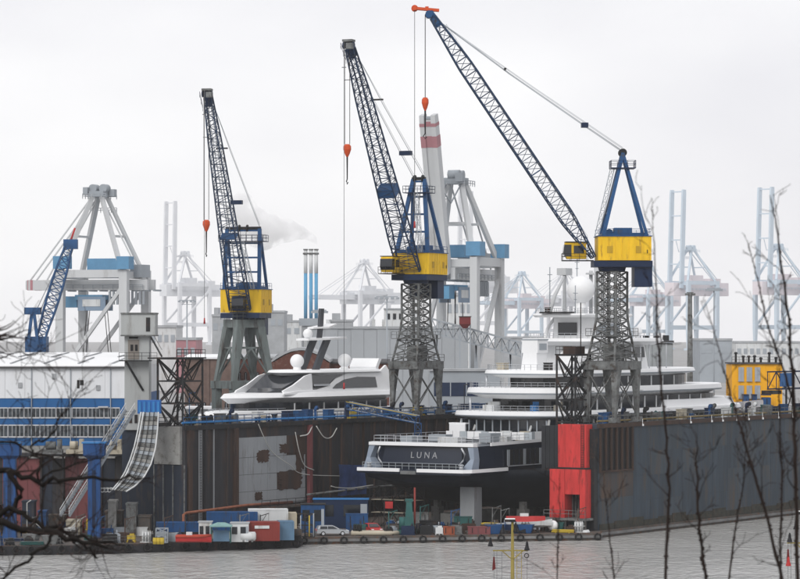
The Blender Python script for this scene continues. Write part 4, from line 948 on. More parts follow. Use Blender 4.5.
for zr0, zr1, x_end in ((16.3, 17.85, 120), (13.3, 15.15, 112)):
    px = -40.0
    while px < x_end - 3:
        w = min(16, x_end - px)
        wd = fbox(px + .3, px + w - .4, YS - .12, YS - .05, zr0, zr1).build('window', mat('shed glazing', (.05, .06, .07), .2, .7, 1.2), sh)
        mb = MB(); n_ = max(1, round(w / 4))
        for k in range(n_ + 1):
            q = px + .3 + (w - .7) * k / n_; fbox(q - .2, q + .2, YS - .2, YS - .12, zr0, zr1, mb)
        fbox(px + .3, px + w - .4, YS - .19, YS - .12, zr0 - .1, zr0 + .1, mb); fbox(px + .3, px + w - .4, YS - .19, YS - .12, zr1 - .1, zr1 + .08, mb)
        mb.build('frame', winframe, wd)
        px += 16
for px in (-8, 31, 70, 110):
    fbox(px, px + .9, YS - .34, YS - .16, 11.9, 24.0).build('downpipe', stsgrey, sh)
for px, zz in ((18, 21.0), (52, 22.4), (96, 20.6)): fbox(px, px + 4, YS - .3, YS - .16, zz, zz + .8).build('wall_vent', roofgrey, sh)
lg = MB(); fbox(77, 79.5, YS - .2, YS - .14, 20.9, 22.2, lg); fbox(80, 83.5, YS - .2, YS - .14, 21.4, 22.2, lg); lg.build('company_mark', dark, sh)
wing(98, 108, YS - .9, YS - .1, 17.9, 18.1).build('canopy', winframe, sh)

def brick_hall(label, px0, px1, Y, ztop, m_, win, roofm, depth=30, gable=None, roof_t=.8):
    b = thing('brick_warehouse', label, 'building', PZ((px0 + px1) / 2, Y, 5), 'brick shipyard workshops behind the docks')
    xa, xb = PZ(px0, Y, 0).x, PZ(px1, Y, 0).x
    if gable:
        n = 9; pts = [V((xa, Y, 5)), V((xb, Y, 5))] + [V((xb + (xa - xb) * i / n, Y, ztop + gable * math.sin(math.pi * i / n))) for i in range(n + 1)]
        MB().prism(pts, (0, depth, 0)).build('wall', m_, b)
        r_ = [V((xb + .4 + (xa - xb - .8) * i / n, Y - .3, ztop + .05 + gable * math.sin(math.pi * i / n))) for i in range(n + 1)]
        MB().prism(r_ + [p + V((0, 0, .5)) for p in r_[::-1]], (0, depth + .4, 0)).build('roof', roofm, b)
    else:
        MB().box2((xa, Y, 5), (xb, Y + depth, ztop)).build('wall', m_, b)
        MB().prism([V((xa - .4, Y - .5, ztop)), V((xa - .4, Y - .5, ztop + .35)), V((xa - .4, Y + depth * .5, ztop + roof_t)), V((xa - .4, Y + depth, ztop))], (xb - xa + .8, 0, 0)).build('roof', roofm, b)
    for (z0, z1, n_) in win:
        w = (xb - xa) / n_
        for i in range(n_):
            x0 = xa + w * (i + .28); x1 = xa + w * (i + .72)
            mb = MB(); pts = [V((x0, Y - .06, z0)), V((x1, Y - .06, z0)), V((x1, Y - .06, z1 - .3))] + [V(((x0 + x1) / 2 + (x1 - x0) / 2 * math.cos(a), Y - .06, z1 - .3 + .4 * math.sin(a))) for a in (.6, 1.2, 1.57, 2.0, 2.6)] + [V((x0, Y - .06, z1 - .3))]
            mb.prism(pts, (0, .05, 0)); wd = mb.build('window', glassdk if (i * 7) % 3 else mat('grey pane', (.2, .22, .24), .3, .2), b)
            mb = MB(); mb.box(((x0 + x1) / 2, Y - .1, (z0 + z1) / 2), (.1, .06, z1 - z0 - .2)); mb.box(((x0 + x1) / 2, Y - .1, (z0 + z1) / 2), (x1 - x0, .06, .1)); mb.box(((x0 + x1) / 2, Y - .15, z0 - .1), (x1 - x0 + .3, .3, .18)); mb.build('frame', roofgrey, wd)
    for i in range(max(2, int((xb - xa) / 4)) + 1):
        x = xa + (xb - xa) * i / max(2, int((xb - xa) / 4)); MB().box((x, Y - .12, (5 + ztop) / 2), (.5, .24, ztop - 5.02)).build('pilaster', m_, b)
    return b
brick_hall('pale brick workshop with flat white roof behind the steel trestle', 186, 230, 600, 24.5, brickpale, ((14, 16.2, 6),), shedroof)
brick_hall('red brick workshop seen between the legs of the smallest crane', 230.5, 273, 632, 24.3, brick, ((18.5, 21.5, 7), (11, 15, 7)), roofgrey)
brick_hall('red brick workshop with rounded gable above the small white yacht', 273.5, 328, 622, 23.6, brick, ((18, 21, 8),), roofgrey, gable=2.4)
brick_hall('low brick workshop with dark roof edge beside the middle crane', 329, 388, 640, 23.2, brick, ((15, 20, 6),), roofdark)
hall = thing('storage_hall', 'big plain pale grey hall behind the middle crane', 'building', PZ(400, 760, 5))
for i in range(12):
    fbox(312 + i * 13, 324.8 + i * 13, 760 - .1 * (i % 2), 761, 5, 30.3).build('cladding_panel', mat('hall grey', (.33, .35, .37), .7, .06, .1), hall)
fbox(312, 468, 761.1, 830, 5, 30.2).build('body', mat('hall grey', (.33, .35, .37)), hall)
fbox(311.5, 468.5, 759.6, 830, 30.35, 30.9).build('roof', roofgrey, hall)
for px in (320, 326, 372, 382, 392): fbox(px, px + 3.2, 770, 774, 30.9, 32.6).build('roof_vent', offwhite, hall)
cb = thing('office_cabin', 'white cabin on the roof of the big grey hall', 'cabin', PZ(395, 765, 30.9))
fbox(384, 404, 764, 772, 30.9, 35.0).build('body', offwhite, cb); fbox(383.6, 404.4, 763.7, 772, 35.0, 35.3).build('roof', roofgrey, cb)
for px in (387, 393, 399): fbox(px, px + 3, 763.85, 763.97, 32.6, 34.0).build('window', glassdk, cb)
wc = thing('site_cabin', 'white site cabin between the steel trestle and smallest crane', 'cabin', PZ(200, 575, 5))
fbox(186, 212, 575, 580, 5, 15.6).build('body', offwhite, wc); fbox(185, 216, 574, 581, 15.6, 16.0).build('roof', shedroof, wc)
for px in (188, 193, 199): fbox(px, px + 4, 574.9, 575, 12.2, 14.6).build('window', glassdk, wc)
fbox(205, 209, 574.9, 575, 11, 14.6).build('door', stsgrey, wc)

# orange yellow building at the right
ob = thing('orange_building', 'orange yellow two storey block with grey windows on the right', 'building', PZ(757, 602, 5))
for i in range(6): fbox(732 + i * 8.4, 740.3 + i * 8.4, 602 - .07 * (i % 2), 603, 5, 23.5).build('cladding_panel', ocher, ob)
fbox(732, 782.3, 603.05, 614, 5, 23.4).build('body', ocher, ob)
for j, (z0, z1) in enumerate(((20.3, 22.9), (17.0, 19.4), (13, 15.4))):
    for i in range(3):
        px = 738.5 + i * 8.2
        w_ = fbox(px, px + 5.4, 601.75, 601.9, z0, z1).build('window', mat('pale blind', (.34, .36, .39), .5, .15, .6), ob)
        fbox(px + 2.5, px + 2.9, 601.68, 601.75, z0, z1).build('mullion', stsgrey, w_); fbox(px - .3, px + 5.7, 601.6, 601.75, z0 - .15, z0).build('sill', stsgrey, w_)
fbox(731.6, 782.7, 601.5, 614.2, 23.5, 23.75).build('roof', roofdark, ob)
for i in range(7):
    px = 736 + i * 6.6 + random.uniform(-2, 2); mb = MB(); q = PZ(px, 605 + random.uniform(0, 5), 23.75); h = random.uniform(.5, 1.7)
    mb.tube(q, q + V((0, 0, h)), .22, 8); mb.tube(q + V((0, 0, h)), q + V((0, 0, h + .35)), .4, 8, .25); mb.build('roof_vent', dark, ob)
MB().rail([PZ(732, 602.2, 23.75), PZ(782, 602.2, 23.75)], 1.1, 1.3, .07).build('roof_rail', dark, ob)
for px, w_ in ((744, 5), (753, 4), (763, 8)):
    b_ = thing('blue_cabinet', {744: 'tall blue cabinet against the orange building', 753: 'narrow blue cabinet against the orange building', 763: 'wide blue cabinet against the orange building'}[px], 'cabinet', PZ(px, 598, 5))
    fbox(px, px + w_, 597, 600, 5, 17.6 - (px == 763) * .4).build('body', cblue, b_); fbox(px - .2, px + w_ + .2, 596.8, 600.1, 17.6, 17.8).build('lid', bluedk, b_)
    fbox(px + w_ * .45, px + w_ * .55, 596.9, 597, 5, 17.0).build('door_gap', black, b_)
# dark blue truss gangway on the near wall at the right
tg = thing('truss_bridge', 'dark blue truss gangway with blue sign in front of the orange building', 'gangway', D(103, 43, DTOP))
sa, sb = S(772, 43), S(840, 43)
rings = [[D(sa + (sb - sa) * i / 8, 43 + dt, z) for dt, z in ((.8, 23.2), (-.8, 23.2), (-.8, 20.4), (.8, 20.4))] for i in range(9)]
MB().lattice(rings, .22, .13).build('truss', bluedk, tg)
for f in (.25, .75): 
    q = sa + (sb - sa) * f; mb = MB(); mb.beam(D(q, 43.6, DTOP), D(q, 43.6, 20.4), .3); mb.beam(D(q, 42.4, DTOP), D(q, 42.4, 20.4), .3); mb.beam(D(q, 42.4, DTOP), D(q, 43.6, 20.4), .15); mb.build('support', dark, tg)
dbox(S(780, 43.9), S(793, 43.9), 43.85, 43.95, 20.8, 23.0).build('sign', shedblue, tg)
mb = dbox(S(767, 43), S(776, 43), 42, 44, 19.6, 20.2); mb.build('landing', dark, tg)
# scaffolded grey enclosure
se = thing('scaffold_enclosure', 'grey sheeted scaffold enclosure behind the tallest crane tower', 'enclosure', PZ(652, 590, 5))
for i in range(6):
    for j in range(4): fbox(632 + i * 6.8, 638.5 + i * 6.8, 596 - .1 * ((i + j) % 2), 596.5, 5 + j * 5.6, 10.5 + j * 5.6).build('sheet', mat('scaffold sheet', (.30, .32, .33), .8, .12, .3), se)
fbox(632, 672.8, 596.6, 606, 5, 27.5).build('core', grey, se)
fbox(631, 674, 595.5, 606.5, 27.6, 28.0).build('roof', roofdark, se)
for px in (636, 644, 655, 664): fbox(px, px + 5, 598, 601, 28.0, 29.0).build('roof_vent', dark, se)

# ---------------------------------------------------------------- ship to shore container cranes
def sts(label, px, Y, rot, k=1.0, up=None, mats=None, far=False, g=20.0, H=44.0, apex=70.0, bl=34.0, dsgn=-1, bw=2.6, back=13.0):
    cs, cb_, cm, ct_ = mats or (stswhite, stsgrey, mat('pale machine blue', (.10, .25, .41), .5, .1), stspink)
    o = PZ(px, Y, 5.0); root = thing('container_crane', label, 'container crane', o, 'ship to shore container cranes')
    T = frame(o, (dsgn * math.cos(rot), math.sin(rot), 0)) @ Matrix.Scale(k, 4)
    H -= 5; apex -= 5; w = 8.0; lw_ = 2.3
    for x in (0, -g):
        for y in (w, -w):
            mb = MB(T); mb.loft([[V((x + a * e, y + b * e * .8, z)) for a, b in ((-1, -1), (1, -1), (1, 1), (-1, 1))] for e, z in ((.8, 1.2), (1.15, 12), (1.2, H + 2.5))]); lg_ = mb.build('leg', cs, root)
            mb = MB(T); mb.box((x, y, .6), (2.0, 5, 1.2)); mb.build('bogie', cb_, lg_)
    for y in (w, -w):
        MB(T).box((-g / 2, y, 13), (g - 2.3, 1.5, 2.4)).build('portal_beam', cs, root)
        MB(T).beam((-1, y, 14), (-g + 1, y, H - 3), 1.0).build('diagonal', cs, root)
        MB(T).box((-g / 2 - 1, y, H + 1.4), (g - .3, 1.5, 2.2)).build('top_beam', cs, root)
    for x in (0, -g): MB(T).box((x, 0, H + 1.0), (1.8, 2 * w - 2.0, 2.0)).build('cross_beam', cs, root)
    for y in (2.6, -2.6): MB(T).box2((1.5, y - .6, H - 3.2), (-g - back, y + .6, H - .2)).build('girder', cs, root)
    mb = MB(T); mb.rail([(1, 3.9, H - 3.0), (-g - back + 1, 3.9, H - 3.0)], 1.3, 3, .16)
    for i in range(9): mb.beam((0 - i * (g + 10) / 9, 2.6, H - 3.3), (0 - i * (g + 10) / 9, -2.6, H - 3.3), .5)
    mb.build('girder_walkway', cb_, root)
    # boom
    ang = R(up) if up else 0.0
    piv = V((2.0, 0, H - 1.7)); bd = V((math.cos(ang), 0, math.sin(ang))); bn = V((-math.sin(ang), 0, math.cos(ang)))
    def bp(a, y, n_): return piv + bd * a + V((0, y, 0)) + bn * n_
    for y in (bw, -bw):
        MB(T).loft([[bp(a, y - .6, -h), bp(a, y + .6, -h), bp(a, y + .6, h), bp(a, y - .6, h)] for a, h in ((0, 1.5), (bl * .96, 1.4), (bl, 1.2))]).build('boom', cs, root)
    mb = MB(T)
    for i in range(4 if far else 10): q = bl * (i + 1) / (4 if far else 10) * .98; mb.beam(bp(q, -bw + .6, 0), bp(q, bw - .6, 0), .7)
    mb.build('boom_cross_tie', cb_ if not far else cs, root)
    if not far:
        for (f0, f1) in ((.80, .87), (.93, .99)):
            for y in (bw, -bw):
                MB(T).loft([[bp(a, y - .66, -1.46), bp(a, y + .66, -1.46), bp(a, y + .66, 1.46), bp(a, y - .66, 1.46)] for a in (bl * f0, bl * min(f1, .95))]).build('boom_stripe', ct_, root)
        if up:
            MB(T).loft([[bp(a, -bw + .6, -.9), bp(a, bw - .6, -.9), bp(a, bw - .6, .9), bp(a, -bw + .6, .9)] for a in (0, bl * .97)]).build('boom_web', cs, root)
            for (f0, f1) in ((.80, .87), (.93, .96)): MB(T).loft([[bp(a, -bw + .66, -1.0), bp(a, bw - .66, -1.0), bp(a, bw - .66, 1.0), bp(a, -bw + .66, 1.0)] for a in (bl * f0, bl * f1)]).build('boom_stripe', ct_, root)
    # A-frame with apex gear
    ax = -g * .44
    for y in (1, -1):
        MB(T).beam((0, y * (w - .5), H + 2.4), (ax + 1.2, y * 1.8, apex), 1.25).build('mast_leg', cs, root)
        MB(T).beam((-g + 1, y * (w - .5), H + 2.4), (ax - 1.2, y * 1.8, apex), 1.1).build('mast_leg', cs, root)
    mb = MB(T); mb.box((ax, 0, apex + .2), (4.4, 5.2, 1.6)); mb.rail([(ax - 3.6, -3.8, apex - 1.2), (ax + 3.6, -3.8, apex - 1.2), (ax + 3.6, 3.8, apex - 1.2), (ax - 3.6, 3.8, apex - 1.2)], 1.4, 1.6, .16); mb.rail([(ax - 3.6, -3.8, apex - 5), (ax + 4.6, -3.8, apex - 5)], 1.4, 1.6, .16)
    for x in (-1.6, 1.6): mb.tube((ax + x, -1.5, apex + 1.8), (ax + x, 1.5, apex + 1.8), 1.2, 14)
    mb.box((ax + 3.2, 2, apex + 1), (1.4, 2, 2.2)); mb.box((ax - 3.2, -2, apex + .6), (1.6, 2, 2)); mb.build('apex_gear', cb_, root)
    zz = H + 2.4 + (apex - H - 2.4) * .45
    MB(T).beam((ax * .45 + .5, -w * .62, zz), (ax * .45 + .5, w * .62, zz), .6).build('mast_tie', cs, root)
    MB(T).beam((-g + 1 + (ax + g - 2) * .45, -w * .6, zz), (-g + 1 + (ax + g - 2) * .45, w * .6, zz), .6).build('mast_tie', cs, root)
    for y in (2, -2):
        if up: MB(T).path([V((ax + 1, y, apex)), (V((ax + 1, y, apex)) + bp(bl * .5, y, 1)) / 2 + V((2, 0, -4)), bp(bl * .5, y, 1.2)], .22, 5).build('fore_stay', cb_, root)
        else:
            for f in (.45, .92): MB(T).beam((ax + 1, y, apex), bp(bl * f, y, 1.3), .35).build('fore_stay', cs, root)
        MB(T).beam((ax - 1, y, apex), (-g - back + 2, y, H), .35).build('back_stay', cs, root)
    # machinery house, boxes on top, trolley with cabin and spreader
    MB(T).box((-g * .55, 0, H + 4.2), (9.5, 6, 3.2)).build('machinery_house', cm if not far else ct_, root)
    MB(T).box((-g - back * .3, 0, H + 2.2), (back * .7, 6.4, 3.6)).build('engine_house', cb_ if not far else ct_, root)
    if far: MB(T).box((-g * .5 - 4, -.2, H - 2.2), (g + 22, 7.2, 7.5)).build('hoist_house', ct_, root)
    else:
        MB(T).box((-.6, w, H + 4.6), (4.2, 3.8, 3.6)).build('electric_box', cm, root); MB(T).box((-g - .3, w, H + 4.4), (3.8, 3.8, 3.6)).build('electric_box', cm, root)
        mb = MB(T); mb.box((-g * .32, 0, H - 5.2), (8.5, 5, 1.4)); mb.box((-g * .32 + 6, 0, H - 6.5), (4, 3.4, 3.2)); mb.build('trolley', stsblue, root)
        mb = MB(T); mb.box((-g * .32 - 1, -2.6, H - 7.0), (8.5, .3, 4.0)); mb.box((-g * .32 - 1, 2.6, H - 7.0), (8.5, .3, 4.0)); mb.build('cabin_side', mat('cabin grey blue', (.20, .27, .36), .5, .1), root)
        MB(T).box((-g * .32 - 1, 2.82, H - 6.8), (5.5, .1, 2.0)).build('cabin_window', offwhite, root)
        for i in range(10): MB(T).box((-g * .32 - 7.0 - i * 1.15, 3.5, H - 5.4), (.6, .5, 3.8)).build('festoon_loop', stsgrey, root)
        mb = MB(T)
        for x in (-4, 4):
            for y in (-1, 1): mb.tube((-g * .4 + x * .6, y, H - 5.5), (-g * .4 + x, y, 17.5), .12, 4)
        mb.build('spreader_rope', dark, root)
        mb = MB(T); mb.box((-g * .4, 0, 16.8), (13, 1.4, .9)); mb.box((-g * .4, 0, 17.9), (6, 1.8, 1.4))
        for x in (-6.3, 6.3): mb.box((-g * .4 + x, 0, 16.4), (.6, 2.5, 1.3))
        mb.build('spreader', stspink, root)
    return root
sts('large white container crane with level boom and red boom tip above the shed', 72, 900, R(-18) * -1, g=19.5, H=44.5, apex=68.5, bl=11, dsgn=-1, back=5.0)
sts('large white container crane with raised red striped boom behind the middle crane', 445, 800, R(-70), g=20, H=46, apex=68, bl=41, up=75, bw=1.5)
farblue = mat('sky blue crane haze tint', (.50, .59, .67), .6, .06, .05)  # far crane colours are paled to carry the distance haze in the paint
farpink = mat('pink crane haze tint', (.68, .62, .65), .6, .06, .05)
fargrey = mat('pale grey crane haze tint', (.66, .68, .71), .6, .06, .05)
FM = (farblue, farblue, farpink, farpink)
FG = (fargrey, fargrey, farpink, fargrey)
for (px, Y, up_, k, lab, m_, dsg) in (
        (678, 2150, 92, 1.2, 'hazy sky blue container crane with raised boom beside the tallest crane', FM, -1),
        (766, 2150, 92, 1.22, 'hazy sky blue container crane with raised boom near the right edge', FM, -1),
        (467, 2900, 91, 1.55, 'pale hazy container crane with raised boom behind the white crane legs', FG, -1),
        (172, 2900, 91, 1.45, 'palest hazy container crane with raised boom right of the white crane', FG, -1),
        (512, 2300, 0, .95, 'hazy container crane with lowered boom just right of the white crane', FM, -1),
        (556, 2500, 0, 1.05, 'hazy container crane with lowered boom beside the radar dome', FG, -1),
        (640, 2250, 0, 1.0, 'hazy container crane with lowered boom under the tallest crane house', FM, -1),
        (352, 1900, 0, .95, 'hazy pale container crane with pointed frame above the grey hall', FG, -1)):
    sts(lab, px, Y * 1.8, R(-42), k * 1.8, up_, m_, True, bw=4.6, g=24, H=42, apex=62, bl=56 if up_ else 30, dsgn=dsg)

# small blue lattice crane behind the shed
bc = thing('lattice_crane', 'small blue lattice boom crane behind the shed roof', 'crane', PZ(40, 720, 5))
fbox(26, 52, 718, 726, 5, 24).build('carrier', dark, bc)
fbox(25, 46, 719, 725, 24, 28.5).build('house', blue, bc)
T = Matrix.Identity(4); a, b = P(41, 338, 720), P(69, 246, 720)
d = (b - a).normalized(); nn = V((-d.z, 0, d.x)); rings = []
for i in range(15):
    f = i / 14; c = a.lerp(b, f); w_ = .4 + 1.0 * math.sin(math.pi * min(max(f, .12), .92)) ** .5
    rings.append([c + nn * w_ + V((0, 1, 0)), c - nn * w_ + V((0, 1, 0)), c - nn * w_ - V((0, 1, 0)), c + nn * w_ - V((0, 1, 0))])
MB().lattice(rings, .32, .2).build('boom', blue, bc)
mb = MB(); mb.box(b + V((.4, 0, .4)), (3.2, 2, 2.2)); mb.build('boom_head', blue, bc)
for y in (-1.2, 1.2):
    mb = MB(); mb.beam(P(28, 345, 720 + y), P(32, 312, 720 + y), .7); mb.beam(P(38, 345, 720 + y), P(34, 312, 720 + y), .7); mb.build('gantry_leg', blue, bc)
mb = MB(); mb.box(P(33, 311, 720), (3.6, 3.4, 1.6)); mb.build('gantry_head', blue, bc)
mb = MB()
for x in (0, 1.0): mb.tube(P(36, 311, 720) + V((x, 0, 0)), b + V((-.5, 0, x)), .09, 4)
mb.build('luffing_rope', stsgrey, bc)
mb = MB(); mb.tube(b, P(75, 228, 720), .25, 6); mb.build('whip_aerial', fadedred, bc)

# ---------------------------------------------------------------- power station chimneys, steam, skyline
for i, px in enumerate((305.6, 311, 316.2)):
    c = PZ(px, 1500, 5); n_ = ('leftmost of the three slim blue chimneys', 'middle one of the three slim blue chimneys', 'rightmost of the three slim blue chimneys')[i]
    t_ = thing('chimney', n_ + ' behind the brick workshops', 'chimney', c, 'three slim blue power station chimneys')
    MB().tube(c, c + V((0, 0, 29)), .95, 14).build('base', roofgrey, t_)
    MB().tube(c + V((0, 0, 29)), c + V((0, 0, 52)), .85, 14).build('shaft', chimblue, t_)
    MB().tube(c + V((0, 0, 52)), c + V((0, 0, 63)), .9, 14).build('top', offwhite, t_)
    mb = MB(); mb.tube(c + V((0, 0, 61)), c + V((0, 0, 61.8)), 1.35, 14); mb.tube(c + V((0, 0, 63)), c + V((0, 0, 63.6)), 1.15, 14); mb.build('collar', grey, t_)
pb = thing('power_station', 'grey power station block under the three blue chimneys', 'building', PZ(311, 1494, 5))
fbox(302, 321, 1490, 1497, 5, 32).build('body', roofgrey, pb); fbox(299, 323, 1489, 1497, 32, 35.5).build('gallery', stsgrey, pb)
for px in (304, 309, 314): fbox(px, px + 3, 1489.6, 1490, 20, 30).build('panel', offwhite, pb)

def steam():
    m = bpy.data.materials.new('steam'); m.use_nodes = True; n, l = m.node_tree.nodes, m.node_tree.links
    n.remove(n['Principled BSDF']); v = n.new('ShaderNodeVolumePrincipled'); v.inputs['Color'].default_value = (.97, .97, .97, 1)
    v.inputs['Density'].default_value = .3; v.inputs['Anisotropy'].default_value = .2
    g = n.new('ShaderNodeNewGeometry'); t = n.new('ShaderNodeTexNoise'); t.inputs['Scale'].default_value = .13; t.inputs['Detail'].default_value = 5
    l.new(g.outputs['Position'], t.inputs['Vector']); mr = n.new('ShaderNodeMapRange'); mr.inputs[1].default_value = .40; mr.inputs[2].default_value = .66
    mr.inputs[3].default_value = 0.0; mr.inputs[4].default_value = .42; l.new(t.outputs['Fac'], mr.inputs[0]); l.new(mr.outputs[0], v.inputs['Density'])
    l.new(v.outputs[0], n['Material Output'].inputs['Volume']); return m
rings = []; NB = 44
for i in range(NB):
    f = i / (NB - 1); c = PZ(318 - 92 * f, 1560, 0) + V((0, 0, 72.5 + 14 * f ** .8 + 2.0 * math.sin(f * 9)))
    r_ = (.4 + 12.5 * f ** .85) * (1 - max(0, (f - .8) / .2) ** 2 * .85) + .15; ring = []
    for k_ in range(28):
        a = 2 * math.pi * k_ / 28; q = V((0, math.cos(a), math.sin(a))); p = c + q * r_
        dd = noise.noise(p * .11) * .5 + noise.noise(p * .28) * .28
        ring.append(p + q * r_ * dd * .9 + V((noise.noise(p * .15 + V((9, 0, 0))) * 2.5, 0, 0)))
    rings.append(ring)
MB().loft(rings, True).build('steam_plume', steam(), kind='stuff', label='white steam drifting left from the power station')

rnd = random.Random(11)
for i, (px0, px1, Y, zt_, m_, lab) in enumerate((
        (150, 176, 1300, 31, offwhite, 'low pale depot left of the palest far crane'), (176, 196, 1250, 26, stspink, 'low reddish depot behind the pale brick workshop'),
        (212, 226, 1400, 36, roofgrey, 'grey silo block left of the smallest crane'), (262, 284, 1450, 38, roofgrey, 'grey silo block right of the smallest crane'), (284, 301, 1600, 34, offwhite, 'pale block left of the power station'),
        (330, 352, 1500, 34, roofgrey, 'hazy grey block right of the power station'), (440, 472, 1100, 42, offwhite, 'hazy white depot behind the raised boom crane'),
        (500, 545, 1700, 25.5, roofgrey, 'long hazy grey depot left of the yacht funnel'), (604, 634, 1600, 25, stsgrey, 'hazy grey depot behind the tallest crane tower'),
        (700, 732, 1500, 25, stsgrey, 'hazy grey depot behind the orange building'), (736, 800, 1700, 23, offwhite, 'long hazy pale depot near the right edge'))):
    t_ = thing('harbour_depot', lab, 'building', PZ((px0 + px1) / 2, Y, 5))
    fbox(px0, px1, Y, Y + 40, 5, zt_).build('body', m_, t_); fbox(px0 - .5, px1 + .5, Y - .5, Y + 40.5, zt_, zt_ + 1).build('roof', roofgrey, t_)
    n_ = max(2, int((px1 - px0) / 6))
    for k_ in range(n_): q = px0 + (px1 - px0) * (k_ + .2) / n_; fbox(q, q + (px1 - px0) / n_ * .6, Y - .2, Y, zt_ - 6, zt_ - 3).build('window', stsgrey, t_)
    if zt_ > 33: fbox(px0 + 2, px0 + (px1 - px0) * .45, Y + 5, Y + 20, zt_ + 1, zt_ + 4).build('roof_house', roofgrey, t_)

def container(label, px, Y, z, L=6.06, rz=0.0, m_=None, group=None, H=2.6, detail=True, name='shipping_container'):
    c = PZ(px, Y, z); root = thing(name, label, 'container', c, group)
    T = Matrix.Translation(c) @ Matrix.Rotation(rz, 4, 'Z')
    MB(T).box((0, 0, H / 2), (L - .1, 2.34, H - .12)).build('body', m_, root)
    mb = MB(T)
    for x in (-1, 1):
        for y in (-1, 1): mb.box((x * (L / 2 - .07), y * 1.15, H / 2), (.16, .16, H))
    for y in (-1, 1):
        for zz in (.08, H - .08): mb.box((0, y * 1.17, zz), (L - .3, .12, .16))
    mb.build('frame', m_, root)
    if detail:
        mb = MB(T)
        n_ = int(L / .4)
        for i in range(n_): mb.box((-L / 2 + .3 + i * (L - .6) / (n_ - 1), -1.18, H / 2), (.16, .06, H - .35))
        mb.build('corrugation', m_, root)
        mb = MB(T)
        for y in (-.6, -.2, .2, .6): mb.beam((L / 2, y, .2), (L / 2, y, H - .2), .05)
        mb.build('door_bar', stsgrey, root)
    return root
cols = [(cred, 'red'), (cblue, 'blue'), (teal, 'teal'), (stspink, 'maroon'), (offwhite, 'white'), (cgb, 'pale blue')]
# stacks seen far behind the shed and at the right
for i, (px, z, ci, L) in enumerate(((58, 15.0, 0, 12.2), (104, 17.6, 3, 12.2), (118, 17.6, 3, 12.2), (110, 15.0, 2, 12.2), (86, 15.0, 1, 12.2), (70, 17.6, 5, 12.2), (122, 20.2, 3, 12.2))):
    c_ = ('lowest red container left of the white crane legs', 'maroon container in the stack right of the white crane legs', 'rightmost maroon container in the second tier behind the shed', 'teal container under the maroon ones behind the shed roof', 'blue container between the white crane legs', 'pale blue container on the stack left of the white crane', 'topmost maroon container beside the control tower')[i]
    container(c_, px, 840 + (i % 3) * 4, z, L, 0, cols[ci][0], 'containers stacked behind the shed', detail=False)
mb = fbox(20, 150, 836, 860, 5, 14.98); cs_ = mb.build('container_deck', roofgrey, label='grey ship deck carrying the containers behind the shed', cat='ship')
for i, (px, z, ci, lab) in enumerate(((696, 5, 1, 'lower blue container left of the tall grey mast'), (696, 7.7, 0, 'red container on the blue one left of the tall grey mast'), (708, 5, 5, 'pale blue container between the two masts'), (722, 5, 0, 'lower red container left of the orange building'), (722, 7.7, 1, 'blue container in the second tier left of the orange building'), (708, 7.7, 4, 'white container between the two masts'), (722, 10.4, 3, 'maroon container in the third tier left of the orange building'), (708, 10.4, 1, 'topmost blue container between the two masts'), (696, 10.4, 2, 'teal container topmost of the stack beside the grey mast'))):
    container(lab, px, 640, z + 0, 2.44 if False else 6.06 * .42, 0, cols[ci][0], 'containers stacked left of the orange building', detail=False)

# inclined conveyor gallery in front of the raised boom crane
cg = thing('conveyor_gallery', 'inclined grey conveyor gallery crossing behind the raised boom crane', 'conveyor', PZ(480, 735, 5))
a, b = P(432, 326, 735), P(530, 352, 735)
rings = [[a.lerp(b, i / 14) + V((0, y, z)) for y, z in ((1.5, 1.6), (-1.5, 1.6), (-1.5, -1.6), (1.5, -1.6))] for i in range(15)]
MB().lattice(rings, .3, .2).build('truss', stsgrey, cg)
MB().loft([[a.lerp(b, f) + V((0, y, z)) for y, z in ((1.3, 1.9), (-1.3, 1.9), (-1.3, 1.65), (1.3, 1.65))] for f in (0, 1)]).build('roof', roofgrey, cg)
for f in (.05, .45, .8):
    q = a.lerp(b, f); mb = MB(); mb.beam(V((q.x - 1, q.y, 5)), V((q.x, q.y, q.z - 1.6)), .4); mb.beam(V((q.x + 1, q.y, 5)), V((q.x, q.y, q.z - 1.6)), .4); mb.build('support', stsgrey, cg)
rh = thing('red_hopper', 'small dark red hopper above the conveyor gallery', 'hopper', P(465, 330, 730))
q = P(465, 330, 730); MB().loft([[q + V((x * w_, y * w_, z)) for x, y in ((-1, -1), (1, -1), (1, 1), (-1, 1))] for w_, z in ((.5, .4), (1.3, 1.4), (1.3, 3.0))]).build('bin', mat('hopper maroon', (.16, .025, .025), .6, .2), rh)
MB().box(q + V((0, 0, 3.1)), (2.9, 2.9, .2)).build('rim', dark, rh)
for dx in (-1.2, 1.2): MB().beam(V((q.x + dx, q.y, 5)), q + V((dx, 0, 1.5)), .3).build('support', stsgrey, rh)
sb_ = thing('yard_office', 'low grey yard office with dark window strip under the raised boom crane', 'building', PZ(462, 690, 5))
fbox(430, 500, 690, 700, 5, 21).build('body', stsgrey, sb_); fbox(434, 478, 689.9, 690, 15.5, 18.5).build('window', bluedk, sb_); fbox(429, 501, 689.5, 700.5, 21, 21.5).build('roof', roofgrey, sb_)
for px in (450, 466): fbox(px, px + 1, 689.8, 689.9, 15.5, 18.5).build('mullion', stsgrey, sb_)

